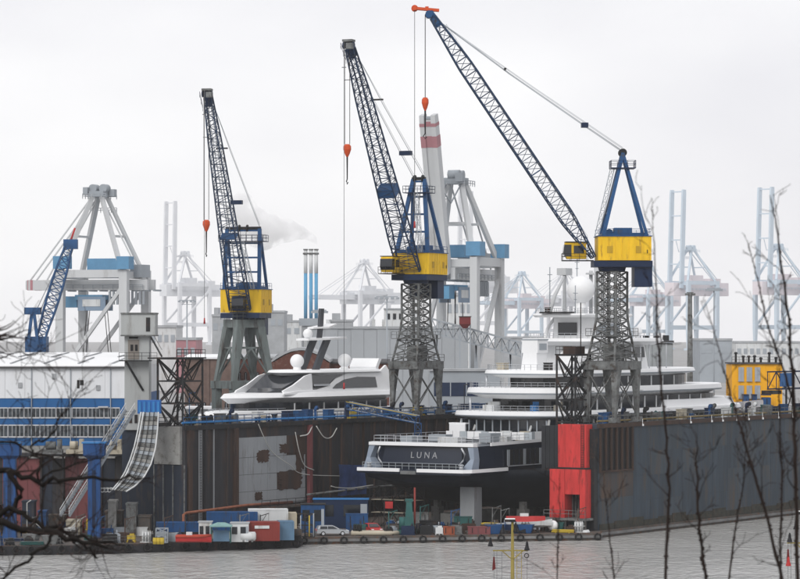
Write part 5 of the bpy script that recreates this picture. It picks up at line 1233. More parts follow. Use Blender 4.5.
# light masts
def light_mast(label, px, Y, ztop, r_, head, m_=stsgrey):
    c = PZ(px, Y, 5); root = thing('light_mast', label, 'light mast', c, 'tall light masts behind the docks')
    MB().tube(c, V((c.x, c.y, ztop)), r_, 10, r_ * .6).build('pole', m_, root)
    mb = MB(); t_ = V((c.x, c.y, ztop))
    mb.beam(t_ + V((-head, 0, 0)), t_ + V((head, 0, 0)), .2)
    if head > 2: mb.beam(t_ + V((-head * .7, 0, -1.2)), t_ + V((head * .7, 0, -1.2)), .15)
    hb = mb.build('crossarm', m_, root)
    n_ = 5 if head > 1 else 2
    for i in range(n_): MB().box(t_ + V((-head + 2 * head * i / (n_ - 1), -.3, -.35)), (.7, .5, .45)).build('lamp', m_, hb)
    return root
light_mast('light mast with wide crossarm on the left of the grey hall cabin', 387, 700, 37.4, .22, 2.4)
light_mast('light mast with lamp cluster behind the small yacht domes', 319.5, 640, 34.0, .25, 1.4)
light_mast('thick dark grey mast left of the orange building', 690, 640, 37.6, .75, .7, grey)
light_mast('slim light mast just left of the orange building', 714, 650, 38.6, .22, 1.4)
light_mast('slim light mast right of the control tower', 187, 900, 38.5, .3, 2.2)

# ---------------------------------------------------------------- work barge and gear in front
bg = thing('work_barge', 'long low black work barge moored in front of the dock at left', 'barge', PZ(150, 428, 0))
bpts = [(-70, 417.5), (100, 421.5), (298, 434.0), (303, 439.6), (100, 435.5), (-70, 433)]
MB().prism([PZ(a, b, -.8) for a, b in bpts], (0, 0, 2.0)).build('hull', mat('tarred steel', (.022, .022, .025), .7, .3, .6, c2=(.07, .04, .03), amt=.25), bg)
MB().prism([PZ(a, b, 1.2) for a, b in ((-69, 418.0), (100, 422), (297, 434.3), (301, 439.3), (100, 435.2), (-69, 432.7))], (0, 0, .05)).build('deck', deckm, bg)
for i in range(22):
    f = i / 21; a = PZ(-60, 417.5, .35).lerp(PZ(100, 421.3, .35), f * 2) if f < .5 else PZ(100, 421.3, .35).lerp(PZ(297, 433.8, .35), f * 2 - 1)
    mb = MB(); n_ = 12; rg = []
    for k_ in range(n_):
        an = 2 * math.pi * k_ / n_; rg.append(V((a.x + .5 * math.cos(an), a.y - .18, a.z + .35 + .5 * math.sin(an))))
    mb.path(rg + [rg[0]], .17, 6); mb.build('tyre_fender', rubber, bg)
MB().rail([PZ(-60, 418.2, 1.25), PZ(100, 422.2, 1.25), PZ(150, 425.2, 1.25)], 1.0, 2.6, .05).build('railing', grey, bg)
GB = 'containers on the work barge'
container('blue container on the barge below the dock end', 178.5, 429.5, 1.25, 6.06, R(4), cblue, GB)
container('long blue container behind the white canopy on the barge', 232, 434.8, 2.35, 7.0, R(4), cblue, GB)
dunn = MB().box(PZ(232, 434.8, 1.8), (6.5, 2.0, 1.1)).build('timber_stack', cream, label='stacked timber under the long blue container on the barge', cat='timber')
rc = container('red container with white panel on the barge', 263, 430.5, 1.25, 4.4, R(6), cred, GB)
MB().box(PZ(262, 429.15, 3.15), (2.0, .06, .4), R(6)).build('name_panel', offwhite, rc)
container('grey blue container beside the red one on the barge', 285.5, 432.2, 1.25, 2.2, R(6), cgb, GB)
container('white container behind the red one on the barge', 268, 437.2, 2.6, 5.5, R(4), offwhite, GB)
MB().box(PZ(268, 437.2, 1.9), (5.2, 2.0, 1.3)).build('pallet_stack', deckm, label='dark pallet stack under the white container', cat='pallets')
container('cream container behind the grey blue one on the barge', 287, 438.2, 1.25, 2.6, R(4), cream, GB, H=3.4)
def cabin(label, px, Y, z, w, dpt, h, m_, roofm, name='cabin'):
    c = PZ(px, Y, z); r_ = thing(name, label, 'cabin', c)
    MB().box(c + V((0, 0, h / 2)), (w, dpt, h)).build('body', m_, r_); MB().box(c + V((0, 0, h + .06)), (w + .25, dpt + .25, .12)).build('roof', roofm, r_)
    for x in (-.28, .2): MB().box(c + V((x * w, -dpt / 2 - .03, h * .62)), (w * .3, .06, h * .4)).build('window', glassdk, r_)
    MB().box(c + V((w * .42, -dpt / 2 - .03, h * .45)), (w * .12, .05, h * .8)).build('door', stsgrey, r_)
    return r_
cabin('small white cabin between the two blue containers on the barge', 205.5, 427.5, 1.25, 1.7, 2.2, 2.7, offwhite, roofgrey)
cabin('low white cabin left of the red container on the barge', 240, 428.5, 1.25, 2.4, 2.2, 2.5, offwhite, roofgrey)
cabin('dark blue cabin under the dock ledge behind the silver car', 341, 462, 1.0, 8.0, 3, 4.2, bluedk, boxblue)
cabin('narrow blue cabin left of the silver car', 313, 452, 1.0, 3.4, 3, 4.0, cblue, dark)
cn = thing('canopy_shelter', 'small shelter with pale teal canopy on the barge', 'shelter', PZ(221, 425.6, 1.25)); c = PZ(221, 425.6, 1.25)
for x in (-1.3, 1.3):
    for y in (-.9, .9): MB().beam(c + V((x, y, 0)), c + V((x, y, 2.2)), .1).build('post', teal, cn)
MB().loft([[c + V((x * w_, y * w_, z)) for x, y in ((-1.5, -1.1), (1.5, -1.1), (1.5, 1.1), (-1.5, 1.1))] for w_, z in ((1, 2.2), (1, 2.35), (.35, 2.75))]).build('canopy', mat('pale teal canopy', (.20, .34, .33), .7, .2), cn)
MB().box(c + V((0, .6, .9)), (2.2, .08, 1.5)).build('back_screen', cgb, cn)
tk = thing('tank', 'round pale steel tank lying left of the red container on the barge', 'tank', PZ(248, 427.8, 1.25)); c = PZ(248, 427.8, 1.25)
MB().path([c + V((-1.1, 0, .75)), c + V((-.95, 0, .75)), c + V((.95, 0, .75)), c + V((1.1, 0, .75))], [.35, .62, .62, .35], 14).build('shell', offwhite, tk)
for x in (-.6, .6): MB().box(c + V((x, 0, .12)), (.25, 1.1, .25)).build('saddle', grey, tk)
rb = thing('rescue_boat', 'orange red workboat lying on the barge in front of the blue container', 'boat', PZ(193, 424.2, 1.25)); c = PZ(193, 424.2, 1.25)
MB().loft([[c + V((x, y * b_, z)) for y, z in ((-1, .95), (-.8, .35), (0, .15), (.8, .35), (1, .95))] for x, b_ in ((-2.3, .8), (-.5, .95), (1.2, .85), (2.5, .15))]).build('hull', fadedred, rb)
mb = MB(); mb.path([c + V((-2.3, -.8, 1.0)), c + V((0, -.95, 1.0)), c + V((1.3, -.8, 1.0)), c + V((2.4, 0, 1.1))], .18, 8); mb.path([c + V((-2.3, .8, 1.0)), c + V((0, .95, 1.0)), c + V((1.3, .8, 1.0)), c + V((2.4, 0, 1.1))], .18, 8); mb.build('tube_collar', mat('dull orange rubber', (.34, .05, .03), .7, .25), rb)
MB().box(c + V((-.5, 0, 1.1)), (.8, .7, .9)).build('console', offwhite, rb)
for i, px in enumerate((155, 158.5, 162)):
    c = PZ(px, 423, 1.25); t_ = thing('barrel', ('leftmost of three yellow barrels at the barge edge', 'middle one of three yellow barrels at the barge edge', 'rightmost of three yellow barrels at the barge edge')[i], 'barrel', c, 'yellow barrels on the barge')
    MB().path([c, c + V((0, 0, .28)), c + V((0, 0, .3)), c + V((0, 0, .58)), c + V((0, 0, .6)), c + V((0, 0, .88))], [.28, .28, .3, .3, .28, .28], 12).build('drum', hazard, t_)
    MB().tube(c + V((0, 0, .88)), c + V((0, 0, .92)), .26, 12).build('lid', dark, t_)
ib = thing('wire_crate', 'grey wire crate standing left of the blue container', 'crate', PZ(162, 425.5, 1.25)); c = PZ(162, 425.5, 1.25)
MB().lattice([[c + V((x, y, z)) for x, y in ((.8, .6), (-.8, .6), (-.8, -.6), (.8, -.6))] for z in (.05, .7, 1.35, 2.0)], .08, .06, x=True).build('frame', stsgrey, ib); MB().box(c + V((0, 0, .8)), (1.3, .9, 1.4)).build('contents', stsgrey, ib)
# scaffold rack of dark pipes at barge end
sr = thing('pipe_rack', 'dark pipe rack with yellow hooks at the end of the barge', 'rack', PZ(302, 437, 1.0)); c = PZ(303, 438.2, 1.25)
MB().lattice([[c + V((x, y, z)) for x, y in ((1.6, .8), (-1.6, .8), (-1.6, -.8), (1.6, -.8))] for z in (0, 1.6, 3.2)], .14, .09).build('frame', dark, sr)
for i in range(6): MB().tube(c + V((-1.5 + i * .6, -.85, .1)), c + V((-1.5 + i * .6, -.85, 3.0 + .3 * (i % 2))), .09, 6).build('pipe', (dark, hazard, stsgrey)[i % 3], sr)

def clutter(par, c, kind_, m_, rz):
    mb = MB(Matrix.Translation(c) @ Matrix.Rotation(rz, 4, 'Z')); nm = kind_
    if kind_ == 'cable_reel':
        mb.tube((0, -.35, .6), (0, .35, .6), .35, 10)
        for y in (-.38, .38): mb.tube((0, y - .04, .6), (0, y + .04, .6), .6, 14)
    elif kind_ == 'pallet':
        for i in range(5): mb.box((0, -.48 + i * .24, .16 + .02 * (i % 2)), (1.2, .16, .04))
        for x in (-.5, 0, .5): mb.box((x, 0, .07), (.1, 1.1, .12))
        h = .5 + .5 * ((c.x * 7) % 1); mb.box((0, 0, .2 + h / 2), (1.05, .9, h)); mb.box((.1, -.1, .2 + h + .12), (.6, .5, .24))
    elif kind_ == 'gas_rack':
        for i in range(6): mb.tube((-.5 + (i % 3) * .45, -.2 + .42 * (i // 3), .1), (-.5 + (i % 3) * .45, -.2 + .42 * (i // 3), 1.45), .14, 8); mb.tube((-.5 + (i % 3) * .45, -.2 + .42 * (i // 3), 1.45), (-.5 + (i % 3) * .45, -.2 + .42 * (i // 3), 1.62), .06, 6)
        mb.box((-.05, 0, .05), (1.5, 1.0, .1)); mb.box((-.05, -.45, .9), (1.5, .05, .08)); mb.box((-.05, .45, .9), (1.5, .05, .08))
    elif kind_ == 'generator':
        mb.box((0, 0, .7), (1.9, .95, 1.0)); mb.box((0, 0, .1), (2.1, 1.0, .16)); mb.tube((.6, 0, 1.2), (.6, 0, 1.75), .07, 6); mb.box((-.5, -.5, .8), (.6, .06, .5)); mb.box((0, 0, 1.24), (1.7, .8, .08))
    elif kind_ == 'pipe_bundle':
        for i in range(7): mb.tube((-1.6 + .1 * (i % 3), -.36 + (i % 4) * .24, .16 + .22 * (i // 4)), (1.6 - .15 * (i % 2), -.36 + (i % 4) * .24, .16 + .22 * (i // 4)), .11, 7)
        for x in (-1, 1): mb.box((x, 0, .04), (.12, 1.1, .08))
    elif kind_ == 'waste_bin':
        mb.loft([[V((x * w_, y * w_ * .6, z)) for x, y in ((-1, -1), (1, -1), (1, 1), (-1, 1))] for w_, z in ((.75, .05), (1.05, 1.2), (1.1, 1.2), (1.1, 1.28))])
    elif kind_ == 'derrick_post':
        mb.tube((0, 0, 0), (0, 0, 3.4), .1, 8, .07); mb.beam((0, 0, 3.2), (1.3, 0, 3.6), .1); mb.tube((1.25, 0, 3.55), (1.25, 0, 1.8), .025, 4); mb.beam((0, 0, 2.0), (.9, 0, 3.4), .06)
    elif kind_ == 'rope_coil':
        mb.path([V((math.cos(i * .6) * (.55 - .004 * i), math.sin(i * .6) * (.55 - .004 * i), .06 + .008 * i)) for i in range(44)], .06, 5)
    mb.build(nm, m_, par)
rq = random.Random(21)
KQ = ['cable_reel', 'pallet', 'pallet', 'gas_rack', 'generator', 'pipe_bundle', 'waste_bin', 'derrick_post', 'rope_coil', 'generator']
MQ = [dark, dark, dark, deckm, deckm, grey, grey, inrust, inrust, rubber, bluedk, bluedk, cblue, cred, stsgrey, teal, offwhite, hazard]
for i in range(60):
    px = rq.uniform(-20, 298); yf = 417.5 + (px + 70) / 170 * 4 if px < 100 else 421.5 + (px - 100) / 198 * 12.5
    Yb = yf + (rq.uniform(.9, 2.2) if rq.random() < .45 else rq.uniform(2.4, 5.2) if px > 100 else rq.uniform(1, 12))
    if px > 240: Yb = yf + rq.uniform(.8, 1.6)
    clutter(bg, PZ(px, Yb, 1.25), rq.choice(KQ), rq.choice(MQ), rq.uniform(-.5, .5))
for i in range(120):
    px = rq.uniform(305, 588)
    if 308 < px < 356 or 362 < px < 386: continue
    fr = 440.6 + (px - 300) / 300 * 9
    Yb = fr + (rq.uniform(1.0, 3) if rq.random() < .4 else rq.uniform(3, 16))
    clutter(dock, PZ(px, Yb, 1.0), rq.choice(KQ), rq.choice(MQ), rq.uniform(-.6, .6))
for i in range(40):
    px = rq.uniform(-15, 152); Yb = rq.uniform(441, 462)
    clutter(nd, PZ(px, Yb, .9), rq.choice(KQ), rq.choice(MQ), rq.uniform(-.6, .6))
def car(label, px, Y, z, m_, rz, L=4.5, W=1.8, h=1.45):
    c = PZ(px, Y, z); root = thing('parked_car', label, 'car', c); T = Matrix.Translation(c) @ Matrix.Rotation(rz, 4, 'Z')
    pr = [(-L / 2, .35), (-L / 2 + .02, .8), (-L / 2 + .12, .95), (L * .18, .93), (L * .42, .78), (L / 2, .62), (L / 2, .3)]
    mb = MB(T); y2 = W / 2
    mb.loft([[V((x, s_ * y, z_ if e else z_)) for x, z_ in pr] for s_, y, e in ((-1, y2 * .94, 0), (-1, y2, 1), (1, y2, 1), (1, y2 * .94, 0))]); body = mb.build('body', m_, root)
    cabp = [(-L / 2 + .12, .94), (-L / 2 + .3, h - .08), (-L * .3, h), (L * .02, h - .02), (L * .22, .93)]
    mb = MB(T); mb.loft([[V((x, s_ * (y2 * (.97 if z_ < 1 else .78)), z_)) for x, z_ in cabp] for s_ in (-1, 1)]); ch_ = mb.build('cabin', m_, root)
    for s_ in (-1, 1):
        for (xa, xb, ta, tb) in ((-L * .40, -L * .17, -L * .38, -L * .17), (-L * .155, L * .15, -L * .155, L * .01)):
            MB(T).add([V((xa, s_ * y2 * .965, .98)), V((xb, s_ * y2 * .965, .98)), V((tb, s_ * y2 * .80, h - .1)), V((ta, s_ * y2 * .80, h - .1))] + [V((xa, s_ * (y2 * .965 + .03), .98)), V((xb, s_ * (y2 * .965 + .03), .98)), V((tb, s_ * (y2 * .80 + .03), h - .1)), V((ta, s_ * (y2 * .80 + .03), h - .1))], [(0, 1, 2, 3), (4, 5, 6, 7), (0, 1, 5, 4), (1, 2, 6, 5), (2, 3, 7, 6), (3, 0, 4, 7)]).build('side_window', glassdk, ch_)
        for x in (-L * .3, L * .3):
            mb = MB(T); mb.tube((x, s_ * (y2 - .2), .32), (x, s_ * (y2 + .02), .32), .32, 16); w_ = mb.build('wheel', rubber, root)
            MB(T).tube((x, s_ * (y2 - .02), .32), (x, s_ * (y2 + .035), .32), .2, 12).build('rim', silver, w_)
        MB(T).box((L / 2 - .12, s_ * y2 * .72, .68), (.2, .35, .14)).build('headlight', white, body)
        MB(T).box((-L / 2 + .02, s_ * y2 * .8, .8), (.1, .22, .3)).build('tail_light', fadedred, body)
    MB(T).loft([[V((L * .215, y, .97)) for y in (-.75, .75)] + [V((L * .04, y, h - .06)) for y in (.62, -.62)], [V((L * .23, y, .99)) for y in (-.75, .75)] + [V((L * .055, y, h - .04)) for y in (.62, -.62)]]).build('windscreen', glassdk, ch_)
    return root
car('silver estate car parked on the dock deck by the water', 332, 444.8, 1.0, carsilver, R(10), 4.6)
car('red car parked on the dock deck under the yacht stern', 372.5, 449, 1.0, fadedred, R(-70), 4.0)
ri = thing('inflatable_boat', 'pale inflatable boat lying in front of the red car', 'boat', PZ(374, 445, 1.0)); c = PZ(374, 445.4, 1.0)
mb = MB(); pts = [c + V((x, y, .32)) for x, y in ((-3.2, -.8), (0, -.95), (2.2, -.8), (3.3, 0), (2.2, .8), (0, .95), (-3.2, .8))]
mb.path(pts, .32, 10); mb.build('tube', cream, ri)
MB().box(c + V((-.4, 0, .25)), (5.2, 1.5, .2)).build('floor', dark, ri); MB().box(c + V((-2.6, 0, .6)), (.5, 1.5, .7)).build('engine', rubber, ri)
pm = thing('pump_stand', 'teal pump stand with tall pipe on the dock deck', 'machine', PZ(407, 448, 1.0)); c = PZ(407, 448, 1.0)
MB().box(c + V((0, 0, .3)), (4.6, 1.8, .6)).build('skid', teal, pm); MB().tube(c + V((-.6, 0, .6)), c + V((-.6, 0, 2.4)), .55, 12).build('pump', teal, pm)
MB().loft([[c + V((.3 + x * w_, y * w_, z)) for x, y in ((-1, -1), (1, -1), (1, 1), (-1, 1))] for w_, z in ((.75, .6), (.55, 2.4), (.4, 4.6))]).build('column', teal, pm)
MB().tube(c + V((1.1, 0, .6)), c + V((1.1, 0, 6.6)), .14, 8).build('pipe', cred, pm); MB().box(c + V((.3, 0, 4.8)), (1.1, .9, .4)).build('head', teal, pm)
rs = thing('sign_board', 'small red board on a post under the yacht stern', 'sign', PZ(389, 452, 1.0)); c = PZ(389, 452, 1.0)
MB().beam(c + V((-.7, 0, 0)), c + V((-.7, 0, 4.6)), .12).build('post', dark, rs); MB().box(c + V((0, -.05, 3.9)), (1.1, .08, 1.0)).build('board', fadedred, rs)
for i, (px, Y, w_, h, m_, lab) in enumerate(((449, 446.5, 1.6, 1.1, mat('rusty orange', (.22, .06, .03), .7, .3), 'rust orange crate at the dock edge'), (479, 447.6, 3.2, 1.0, pink, 'low faded red trough at the dock edge'), (430, 452, 3.0, 1.6, dark, 'dark equipment chest under the yacht stern'), (357, 455, 3.2, 2.4, cblue, 'blue chest under the dock ledge'), (463, 458, 2.6, 1.8, teal, 'teal chest deep under the yacht stern'), (420, 462, 2.4, 2.2, grey, 'grey chest deep under the yacht stern'))):
    c = PZ(px, Y, 1.0); t_ = thing('equipment_chest', lab, 'chest', c)
    MB().box(c + V((0, 0, h / 2)), (w_, 1.2, h)).build('body', m_, t_); MB().box(c + V((0, 0, h + .05)), (w_ + .12, 1.32, .1)).build('lid', m_, t_)
    for x in (-.3, .3): MB().box(c + V((x * w_, -.63, h * .55)), (.1, .08, h * .7)).build('strap', dark, t_)
# scaffold under the stern
sf = thing('scaffold', 'grey tube scaffold standing under the yacht stern', 'scaffold', D(33, 16, 1))
rg = [[D(s_, t_, z) for s_, t_ in ((31.5, 12), (31.5, 24), (34.5, 24), (34.5, 12))] for z in (1, 3, 5, 7)]
mb = MB()
for k_ in range(4):
    t0, t1 = 11 + k_ * 2, 13 + k_ * 2
    mb.lattice([[D(s_, t_, z) for s_, t_ in ((31.5, t0), (31.5, t1), (34.0, t1), (34.0, t0))] for z in (1, 2.9, 4.8, 6.7)], .07, .055)
mb.build('tube_frame', dark, sf)
for i in range(4):
    for z in (2.9, 4.8): dbox(31.7, 33.8, 11.1 + i * 2, 12.9 + i * 2, z, z + .08).build('plank', cream, sf)
tb = thing('tender_boat', 'red and white tender boat on the dock deck beside the red tower', 'boat', PZ(527, 450.5, 1.0)); c = PZ(527, 451, 1.6)
MB().loft([[c + V((x, y * b_, z + lift)) for y, z in ((-1, 1.0), (-.85, .4), (0, .05), (.85, .4), (1, 1.0))] for x, b_, lift in ((-3.2, .95, 0), (0, 1.1, 0), (2, .9, .1), (3.6, .1, .35))]).build('hull', offwhite, tb)
MB().loft([[c + V((x, y * b_, z)) for y, z in ((-1, 1.0), (-.7, 1.75), (.7, 1.75), (1, 1.0))] for x, b_ in ((-3.0, .9), (1.0, .95), (2.6, .5))]).build('cover', fadedred, tb)
MB().box(c + V((-.4, 0, 1.95)), (1.2, .9, .4)).build('hatch', offwhite, tb)
for x in (-1.8, 1.5): MB().box(c + V((x, 0, -.25)), (.3, 1.6, .7)).build('cradle', dark, tb)
for i, (px, Y) in enumerate(((553, 452.0),)):
    c = PZ(px, Y, 1.0); t_ = thing('buoy', 'round white buoy in front of the red tower foot', 'buoy', c)
    MB().sphere(c + V((0, 0, .95)), .75, 18, 12).build('float', white, t_); MB().tube(c, c + V((0, 0, .4)), .45, 12, .35).build('base', dark, t_)

# ---------------------------------------------------------------- signal mast rising in front, on the near side of the river
def signal_mast(label, px, Y, ztop, arm, lamps):
    c = PZ(px, Y, 0); root = thing('signal_mast', label, 'mast', V((c.x, c.y, -.5)))
    MB().path([V((c.x, c.y, -.5)), V((c.x, c.y, 6)), V((c.x, c.y, ztop))], [.4, .2, .1], 12).build('pole', mastyel, root)
    za = ztop - 2.5
    mb = MB(); mb.beam(c + V((-arm, 0, za)), c + V((arm * .8, 0, za)), .1)
    for s_ in (-1, 1): mb.beam(c + V((s_ * arm * .55, 0, za)), c + V((0, 0, za - .75)), .08)
    mb.build('yardarm', mastyel, root)
    for (dx, dz, m_) in lamps:
        q = c + V((dx, -.05, za + dz)); mb = MB(); mb.loft([[q + V((math.cos(a) * r_, math.sin(a) * r_, z)) for a in [k_ * math.pi / 4 for k_ in range(8)]] for r_, z in ((.05, .5), (.1, .35), (.13, .1), (.22, -.15), (.22, -.22))]); mb.build('signal_cone', m_, root)
    mb = MB(); mb.box(c + V((-.2, 0, ztop - .12)), (.85, .5, .2)); mb.build('lamp_tray', dark, root)
    MB().box(c + V((-.2, 0, ztop + .02)), (.8, .5, .06)).build('lamp_cover', white, root)
    mb = MB()
    for dx in (.35, .72): mb.tube(c + V((dx, .1, .5)), c + V((dx, .1, ztop - 2.4)), .025, 6)
    for i in range(int(ztop / .45) - 6): mb.beam(c + V((.35, .1, .8 + i * .45)), c + V((.72, .1, .8 + i * .45)), .03)
    mb.build('ladder', mastyel, root)
    mb = MB()
    for dx in (-arm * .95, -arm * .8, -arm * .55, arm * .75): mb.tube(c + V((dx, 0, 1.0)), c + V((dx, 0, za)), .012, 4)
    mb.build('halyard', dark, root)
    MB().box(c + V((0, -.15, ztop - 5.6)), (.7, .5, 1.2)).build('control_box', black, root)
    q = c + V((arm * .72, -.05, za - .4)); MB().path([q + V((.17 * math.cos(a), 0, .17 * math.sin(a))) for a in [k_ * math.pi / 6 for k_ in range(13)]], .04, 6).build('ring', black, root)
    q = c + V((-arm * .95, -.03, za - 1.0)); MB().prism([q + V((-.06, 0, .5)), q + V((.06, 0, .5)), q + V((.14, 0, -.45)), q + V((-.14, 0, -.6))], (0, .03, 0)).build('pennant', mat('dark red cloth', (.12, .02, .02), .8, .2), root)
    MB().box((c.x, c.y, -.1), (2.4, 2.4, .8)).build('float', dark, root)
    return root
signal_mast('yellow signal mast with yardarm and black cones in front of the river', 512.5, 250, 15.0, 1.55, ((-1.75, .55, black), (1.15, .25, black), (-.75, 1.6, black), (.25, 1.7, black)))
signal_mast('dark signal mast cut by the lower right edge', 806, 250, 15.6, 1.5, ((-1.3, .3, black), (-1.4, -1.6, fadedred), (-.8, 1.3, black)))

# ---------------------------------------------------------------- bare trees on the near bank
rt_ = random.Random(3)
def tpath(pts, Y0, wob=.0):
    return [P(x, y, Y0 + (dy[0] if dy else 0)) for x, y, *dy in pts]
def twigs(mb, pts, rad, n, lmin, lmax, rnd_, bias=V((0, 0, .35)), depth=1):
    for i in range(n):
        k_ = rnd_.uniform(.15, .98) * (len(pts) - 1); j = int(k_); g = k_ - j
        p = pts[j].lerp(pts[j + 1], g); r0 = (rad[j] + (rad[j + 1] - rad[j]) * g) * .45
        ax_ = (pts[j + 1] - pts[j]).normalized()
        d_ = (V((rnd_.gauss(0, 1), rnd_.gauss(0, 1), rnd_.gauss(0, 1))).normalized() + ax_ * .8 + bias).normalized()
        L_ = rnd_.uniform(lmin, lmax); q = [p]; cur = p; dd = d_
        for s_ in range(5):
            dd = (dd + V((rnd_.gauss(0, .22), rnd_.gauss(0, .22), rnd_.gauss(0, .22) + .05))).normalized(); cur = cur + dd * L_ / 5; q.append(cur)
        rr = [max(.0015, r0 * (1 - t_ / 6)) for t_ in range(6)]
        mb.path(q, rr, 5)
        if depth > 0: twigs(mb, q, rr, 3, L_ * .25, L_ * .5, rnd_, bias, depth - 1)
YB = 19.0
bt = thing('bare_tree', 'bare tree whose dark limbs reach in from the left edge', 'tree', V((-4.6, YB + .5, hill_z(-4.6, YB) - .2)))
root_p = V((-4.6, YB + .5, hill_z(-4.6, YB) - .2))
trunk = [root_p, root_p + V((.1, 0, .9)), V((-4.3, YB + .3, 28.4)), V((-4.15, YB + .2, 29.6)), V((-4.3, YB + .4, 31.5)), V((-4.5, YB + .8, 34))]
MB().path(trunk, [.17, .14, .12, .10, .08, .04], 10).build('trunk', bark, bt)
PXM = YB / FPX
limbs = [([(-290, 455), (-120, 470), (-40, 478), (8, 470), (38, 482), (70, 479), (110, 480), (150, 478)], (9, 8, 6.0, 4.6, 3.6, 3.0, 2.2, 1.2), .3),
         ([(-290, 500), (-130, 508), (-20, 515), (22, 530), (55, 532), (78, 540), (108, 548)], (10, 9, 6.0, 5.0, 4.6, 3.6, 1.6), -.3),
         ([(-20, 515), (18, 512), (38, 522), (70, 535), (95, 541), (125, 545)], (5, 4, 3.6, 3.0, 2.2, 1.0), 0),
         ([(8, 470), (22, 490), (12, 512), (-6, 520)], (4.6, 4.2, 3.8, 4.0), .2),
         ([(38, 482), (40, 462), (30, 447), (48, 438), (62, 415), (85, 388)], (2.6, 2.2, 1.9, 1.6, 1.1, .5), .3),
         ([(38, 482), (58, 470), (82, 462), (105, 458)], (2.0, 1.6, 1.2, .6), .3),
         ([(-290, 430), (-120, 420), (-40, 440), (10, 442), (45, 455), (70, 470)], (6, 5, 3, 2.0, 1.4, .8), .5),
         ([(55, 532), (44, 548), (28, 562), (5, 577), (-15, 590)], (2.6, 2.2, 2.4, 2.0, 1.4), -.3),
         ([(78, 540), (92, 552), (98, 558)], (2.0, 1.6, 1.2), -.3),
         ([(-290, 380), (-100, 350), (-30, 345), (8, 338), (30, 330)], (5, 3.4, 2.4, 1.4, .6), .6),
         ([(-30, 345), (0, 358), (22, 352), (45, 356)], (1.6, 1.3, .9, .5), .6)]
for i, (pts, rp_, dy) in enumerate(limbs):
    q = [P(x, y, YB + dy) for x, y in pts]; rr = [a * PXM * .66 for a in rp_]
    # finer, slightly crooked run
    qq, r2 = [], []
    for a in range(len(q) - 1):
        for s_ in range(4):
            f = s_ / 4; p = q[a].lerp(q[a + 1], f); amp = .012 if s_ else 0
            qq.append(p + V((rt_.gauss(0, amp), rt_.gauss(0, amp), rt_.gauss(0, amp)))); r2.append(rr[a] + (rr[a + 1] - rr[a]) * f)
    qq.append(q[-1]); r2.append(rr[-1])
    mb = MB(); mb.path(qq, r2, 8)
    lm = mb.build('limb', bark, bt)
    mb = MB(); twigs(mb, qq[len(qq) // 3:], r2[len(qq) // 3:], 13 if i in (4, 6, 9, 10) else 9, .12, .42, rt_); mb.build('twig', twigm, lm, kind='stuff')
mb = MB()   # fine spray of twig ends by the upper left edge
for i in range(16):
    p = P(rt_.uniform(-30, 0), rt_.uniform(330, 352), YB + rt_.uniform(0, .8)); q = [p]; dd = V((1, 0, rt_.uniform(-.1, .45)))
    for s_ in range(6): dd = (dd + V((0, rt_.gauss(0, .2), rt_.gauss(0, .18)))).normalized(); q.append(q[-1] + dd * rt_.uniform(.02, .045))
    mb.path(q, [.006 - .0008 * s_ for s_ in range(7)], 5)
mb.build('twig_spray', twigm, bt, kind='stuff')

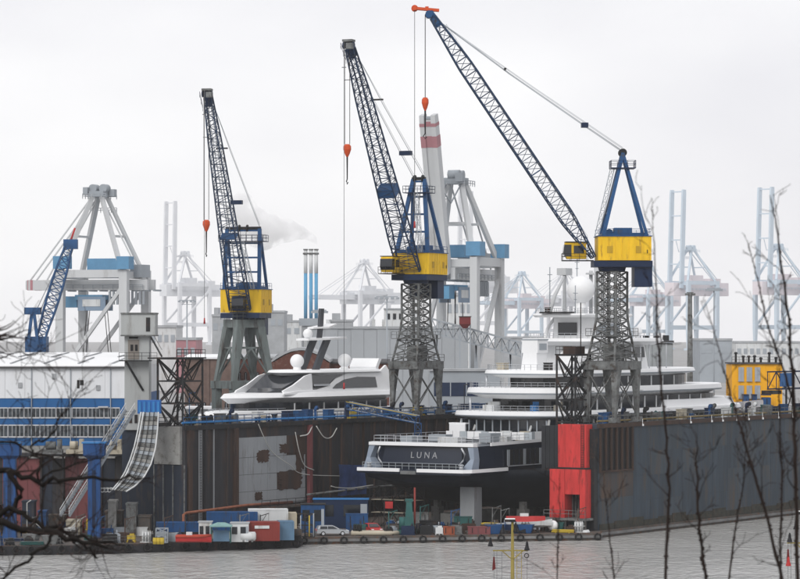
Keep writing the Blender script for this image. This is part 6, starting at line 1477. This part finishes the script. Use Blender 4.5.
YR = 17.0; PXR = YR / FPX
saps = [([(664, 640), (666, 560), (669, 500), (667, 440), (661, 380), (657, 330), (655, 270), (652, 205)], (4.2, 3.8, 3.4, 3.0, 2.6, 2.2, 1.6, .6), 0.0, 10, 'bare sapling stem rising straight beside the tallest crane'),
        ([(712, 650), (706, 579), (701, 540), (697, 490), (696, 440)], (4.4, 4.0, 3.6, 3.0, .9), .4, 9, 'short bare sapling ending halfway up the dock wall'),
        ([(790, 660), (782, 579), (768, 520), (750, 460), (735, 408), (722, 360), (700, 330), (680, 270)][:6] + [(705, 300)], (4.6, 4.2, 3.6, 3.0, 2.4, 1.4, .7), -.3, 9, 'bare sapling leaning left in front of the orange building'),
        ([(800, 660), (797, 560), (796, 480), (794, 400), (790, 330), (782, 270), (776, 225), (770, 195)], (5.0, 4.6, 4.4, 4.0, 3.4, 2.6, 2.0, .8), .2, 14, 'thick bare stem with side shoots at the right edge'),
        ([(793, 400), (780, 360), (768, 325), (758, 280), (748, 245), (735, 258)][:5], (3.2, 2.6, 2.2, 1.6, .7), .2, 5, None),
        ([(778, 650), (781, 560), (782, 480), (780, 420), (779, 360)], (3.2, 2.8, 2.4, 1.9, .8), .9, 6, 'slim bare stem just left of the thick edge stem'),
        ([(722, 660), (729, 579), (737, 520), (744, 480), (747, 430)], (3.0, 2.6, 2.2, 1.6, .6), 1.2, 8, 'thin forked sapling in front of the water and wall'),
        ([(558, 650), (557, 579), (559, 520), (560, 470)], (2.2, 1.8, 1.4, .6), 2.2, 2, 'thin faint stem in front of the red tower'),
        ([(618, 650), (614, 579), (608, 520), (604, 480)], (2.4, 2.0, 1.4, .6), 1.8, 4, 'thin faint stem right of the red tower')]
last = None
for pts, rp_, dy, nt, lab in saps:
    Y = YR + dy; q = [P(x, y, Y) for x, y in pts]; rr = [a * PXR * .4 for a in rp_]
    qq, r2 = [], []
    for a in range(len(q) - 1):
        for s_ in range(5):
            f = s_ / 5; p = q[a].lerp(q[a + 1], f); amp = .0035 if s_ else 0
            qq.append(p + V((rt_.gauss(0, amp), rt_.gauss(0, amp), 0))); r2.append((rr[a] + (rr[a + 1] - rr[a]) * f) * (1.22 if s_ == 2 else 1))
    qq.append(q[-1]); r2.append(rr[-1])
    if lab:
        b0 = V((qq[0].x, qq[0].y, hill_z(qq[0].x, qq[0].y) - .1)); last = thing('bare_sapling', lab, 'tree', b0)
        qq = [b0] + qq; r2 = [r2[0] * 1.2] + r2
        part_ = MB().path(qq, r2, 8).build('trunk', twigm, last)
    else:
        part_ = MB().path(qq, r2, 8).build('limb', twigm, last)
    mb = MB(); twigs(mb, qq[2:], r2[2:], nt + 5, .06, .28, rt_, V((0, 0, .5)), 1); mb.build('twig', twigm, part_, kind='stuff')
    mb = MB()
    for i in range(30):
        j = rt_.randrange(3, len(qq) - 1); p = qq[j].lerp(qq[j + 1 if j + 1 < len(qq) else j], rt_.random()); mb.sphere(p + V((rt_.choice((-1, 1)) * r2[j] * .9, 0, 0)), r2[j] * .55 + .003, 6, 4)
    mb.build('bud', twigm, part_, kind='stuff')

# ---------------------------------------------------------------- winter haze over the harbour
def haze_material():
    m = bpy.data.materials.new('haze air'); m.use_nodes = True; n, l = m.node_tree.nodes, m.node_tree.links
    n.remove(n['Principled BSDF']); v = n.new('ShaderNodeVolumePrincipled')
    v.inputs['Color'].default_value = (.99, .992, 1.0, 1); v.inputs['Density'].default_value = .00006; v.inputs['Anisotropy'].default_value = 0.0
    l.new(v.outputs[0], n['Material Output'].inputs['Volume']); return m
MB().box2((-3050, -60, -1.6), (3050, 6650, 240)).build('haze', haze_material(), kind='stuff', label='thin pale winter haze over the harbour')
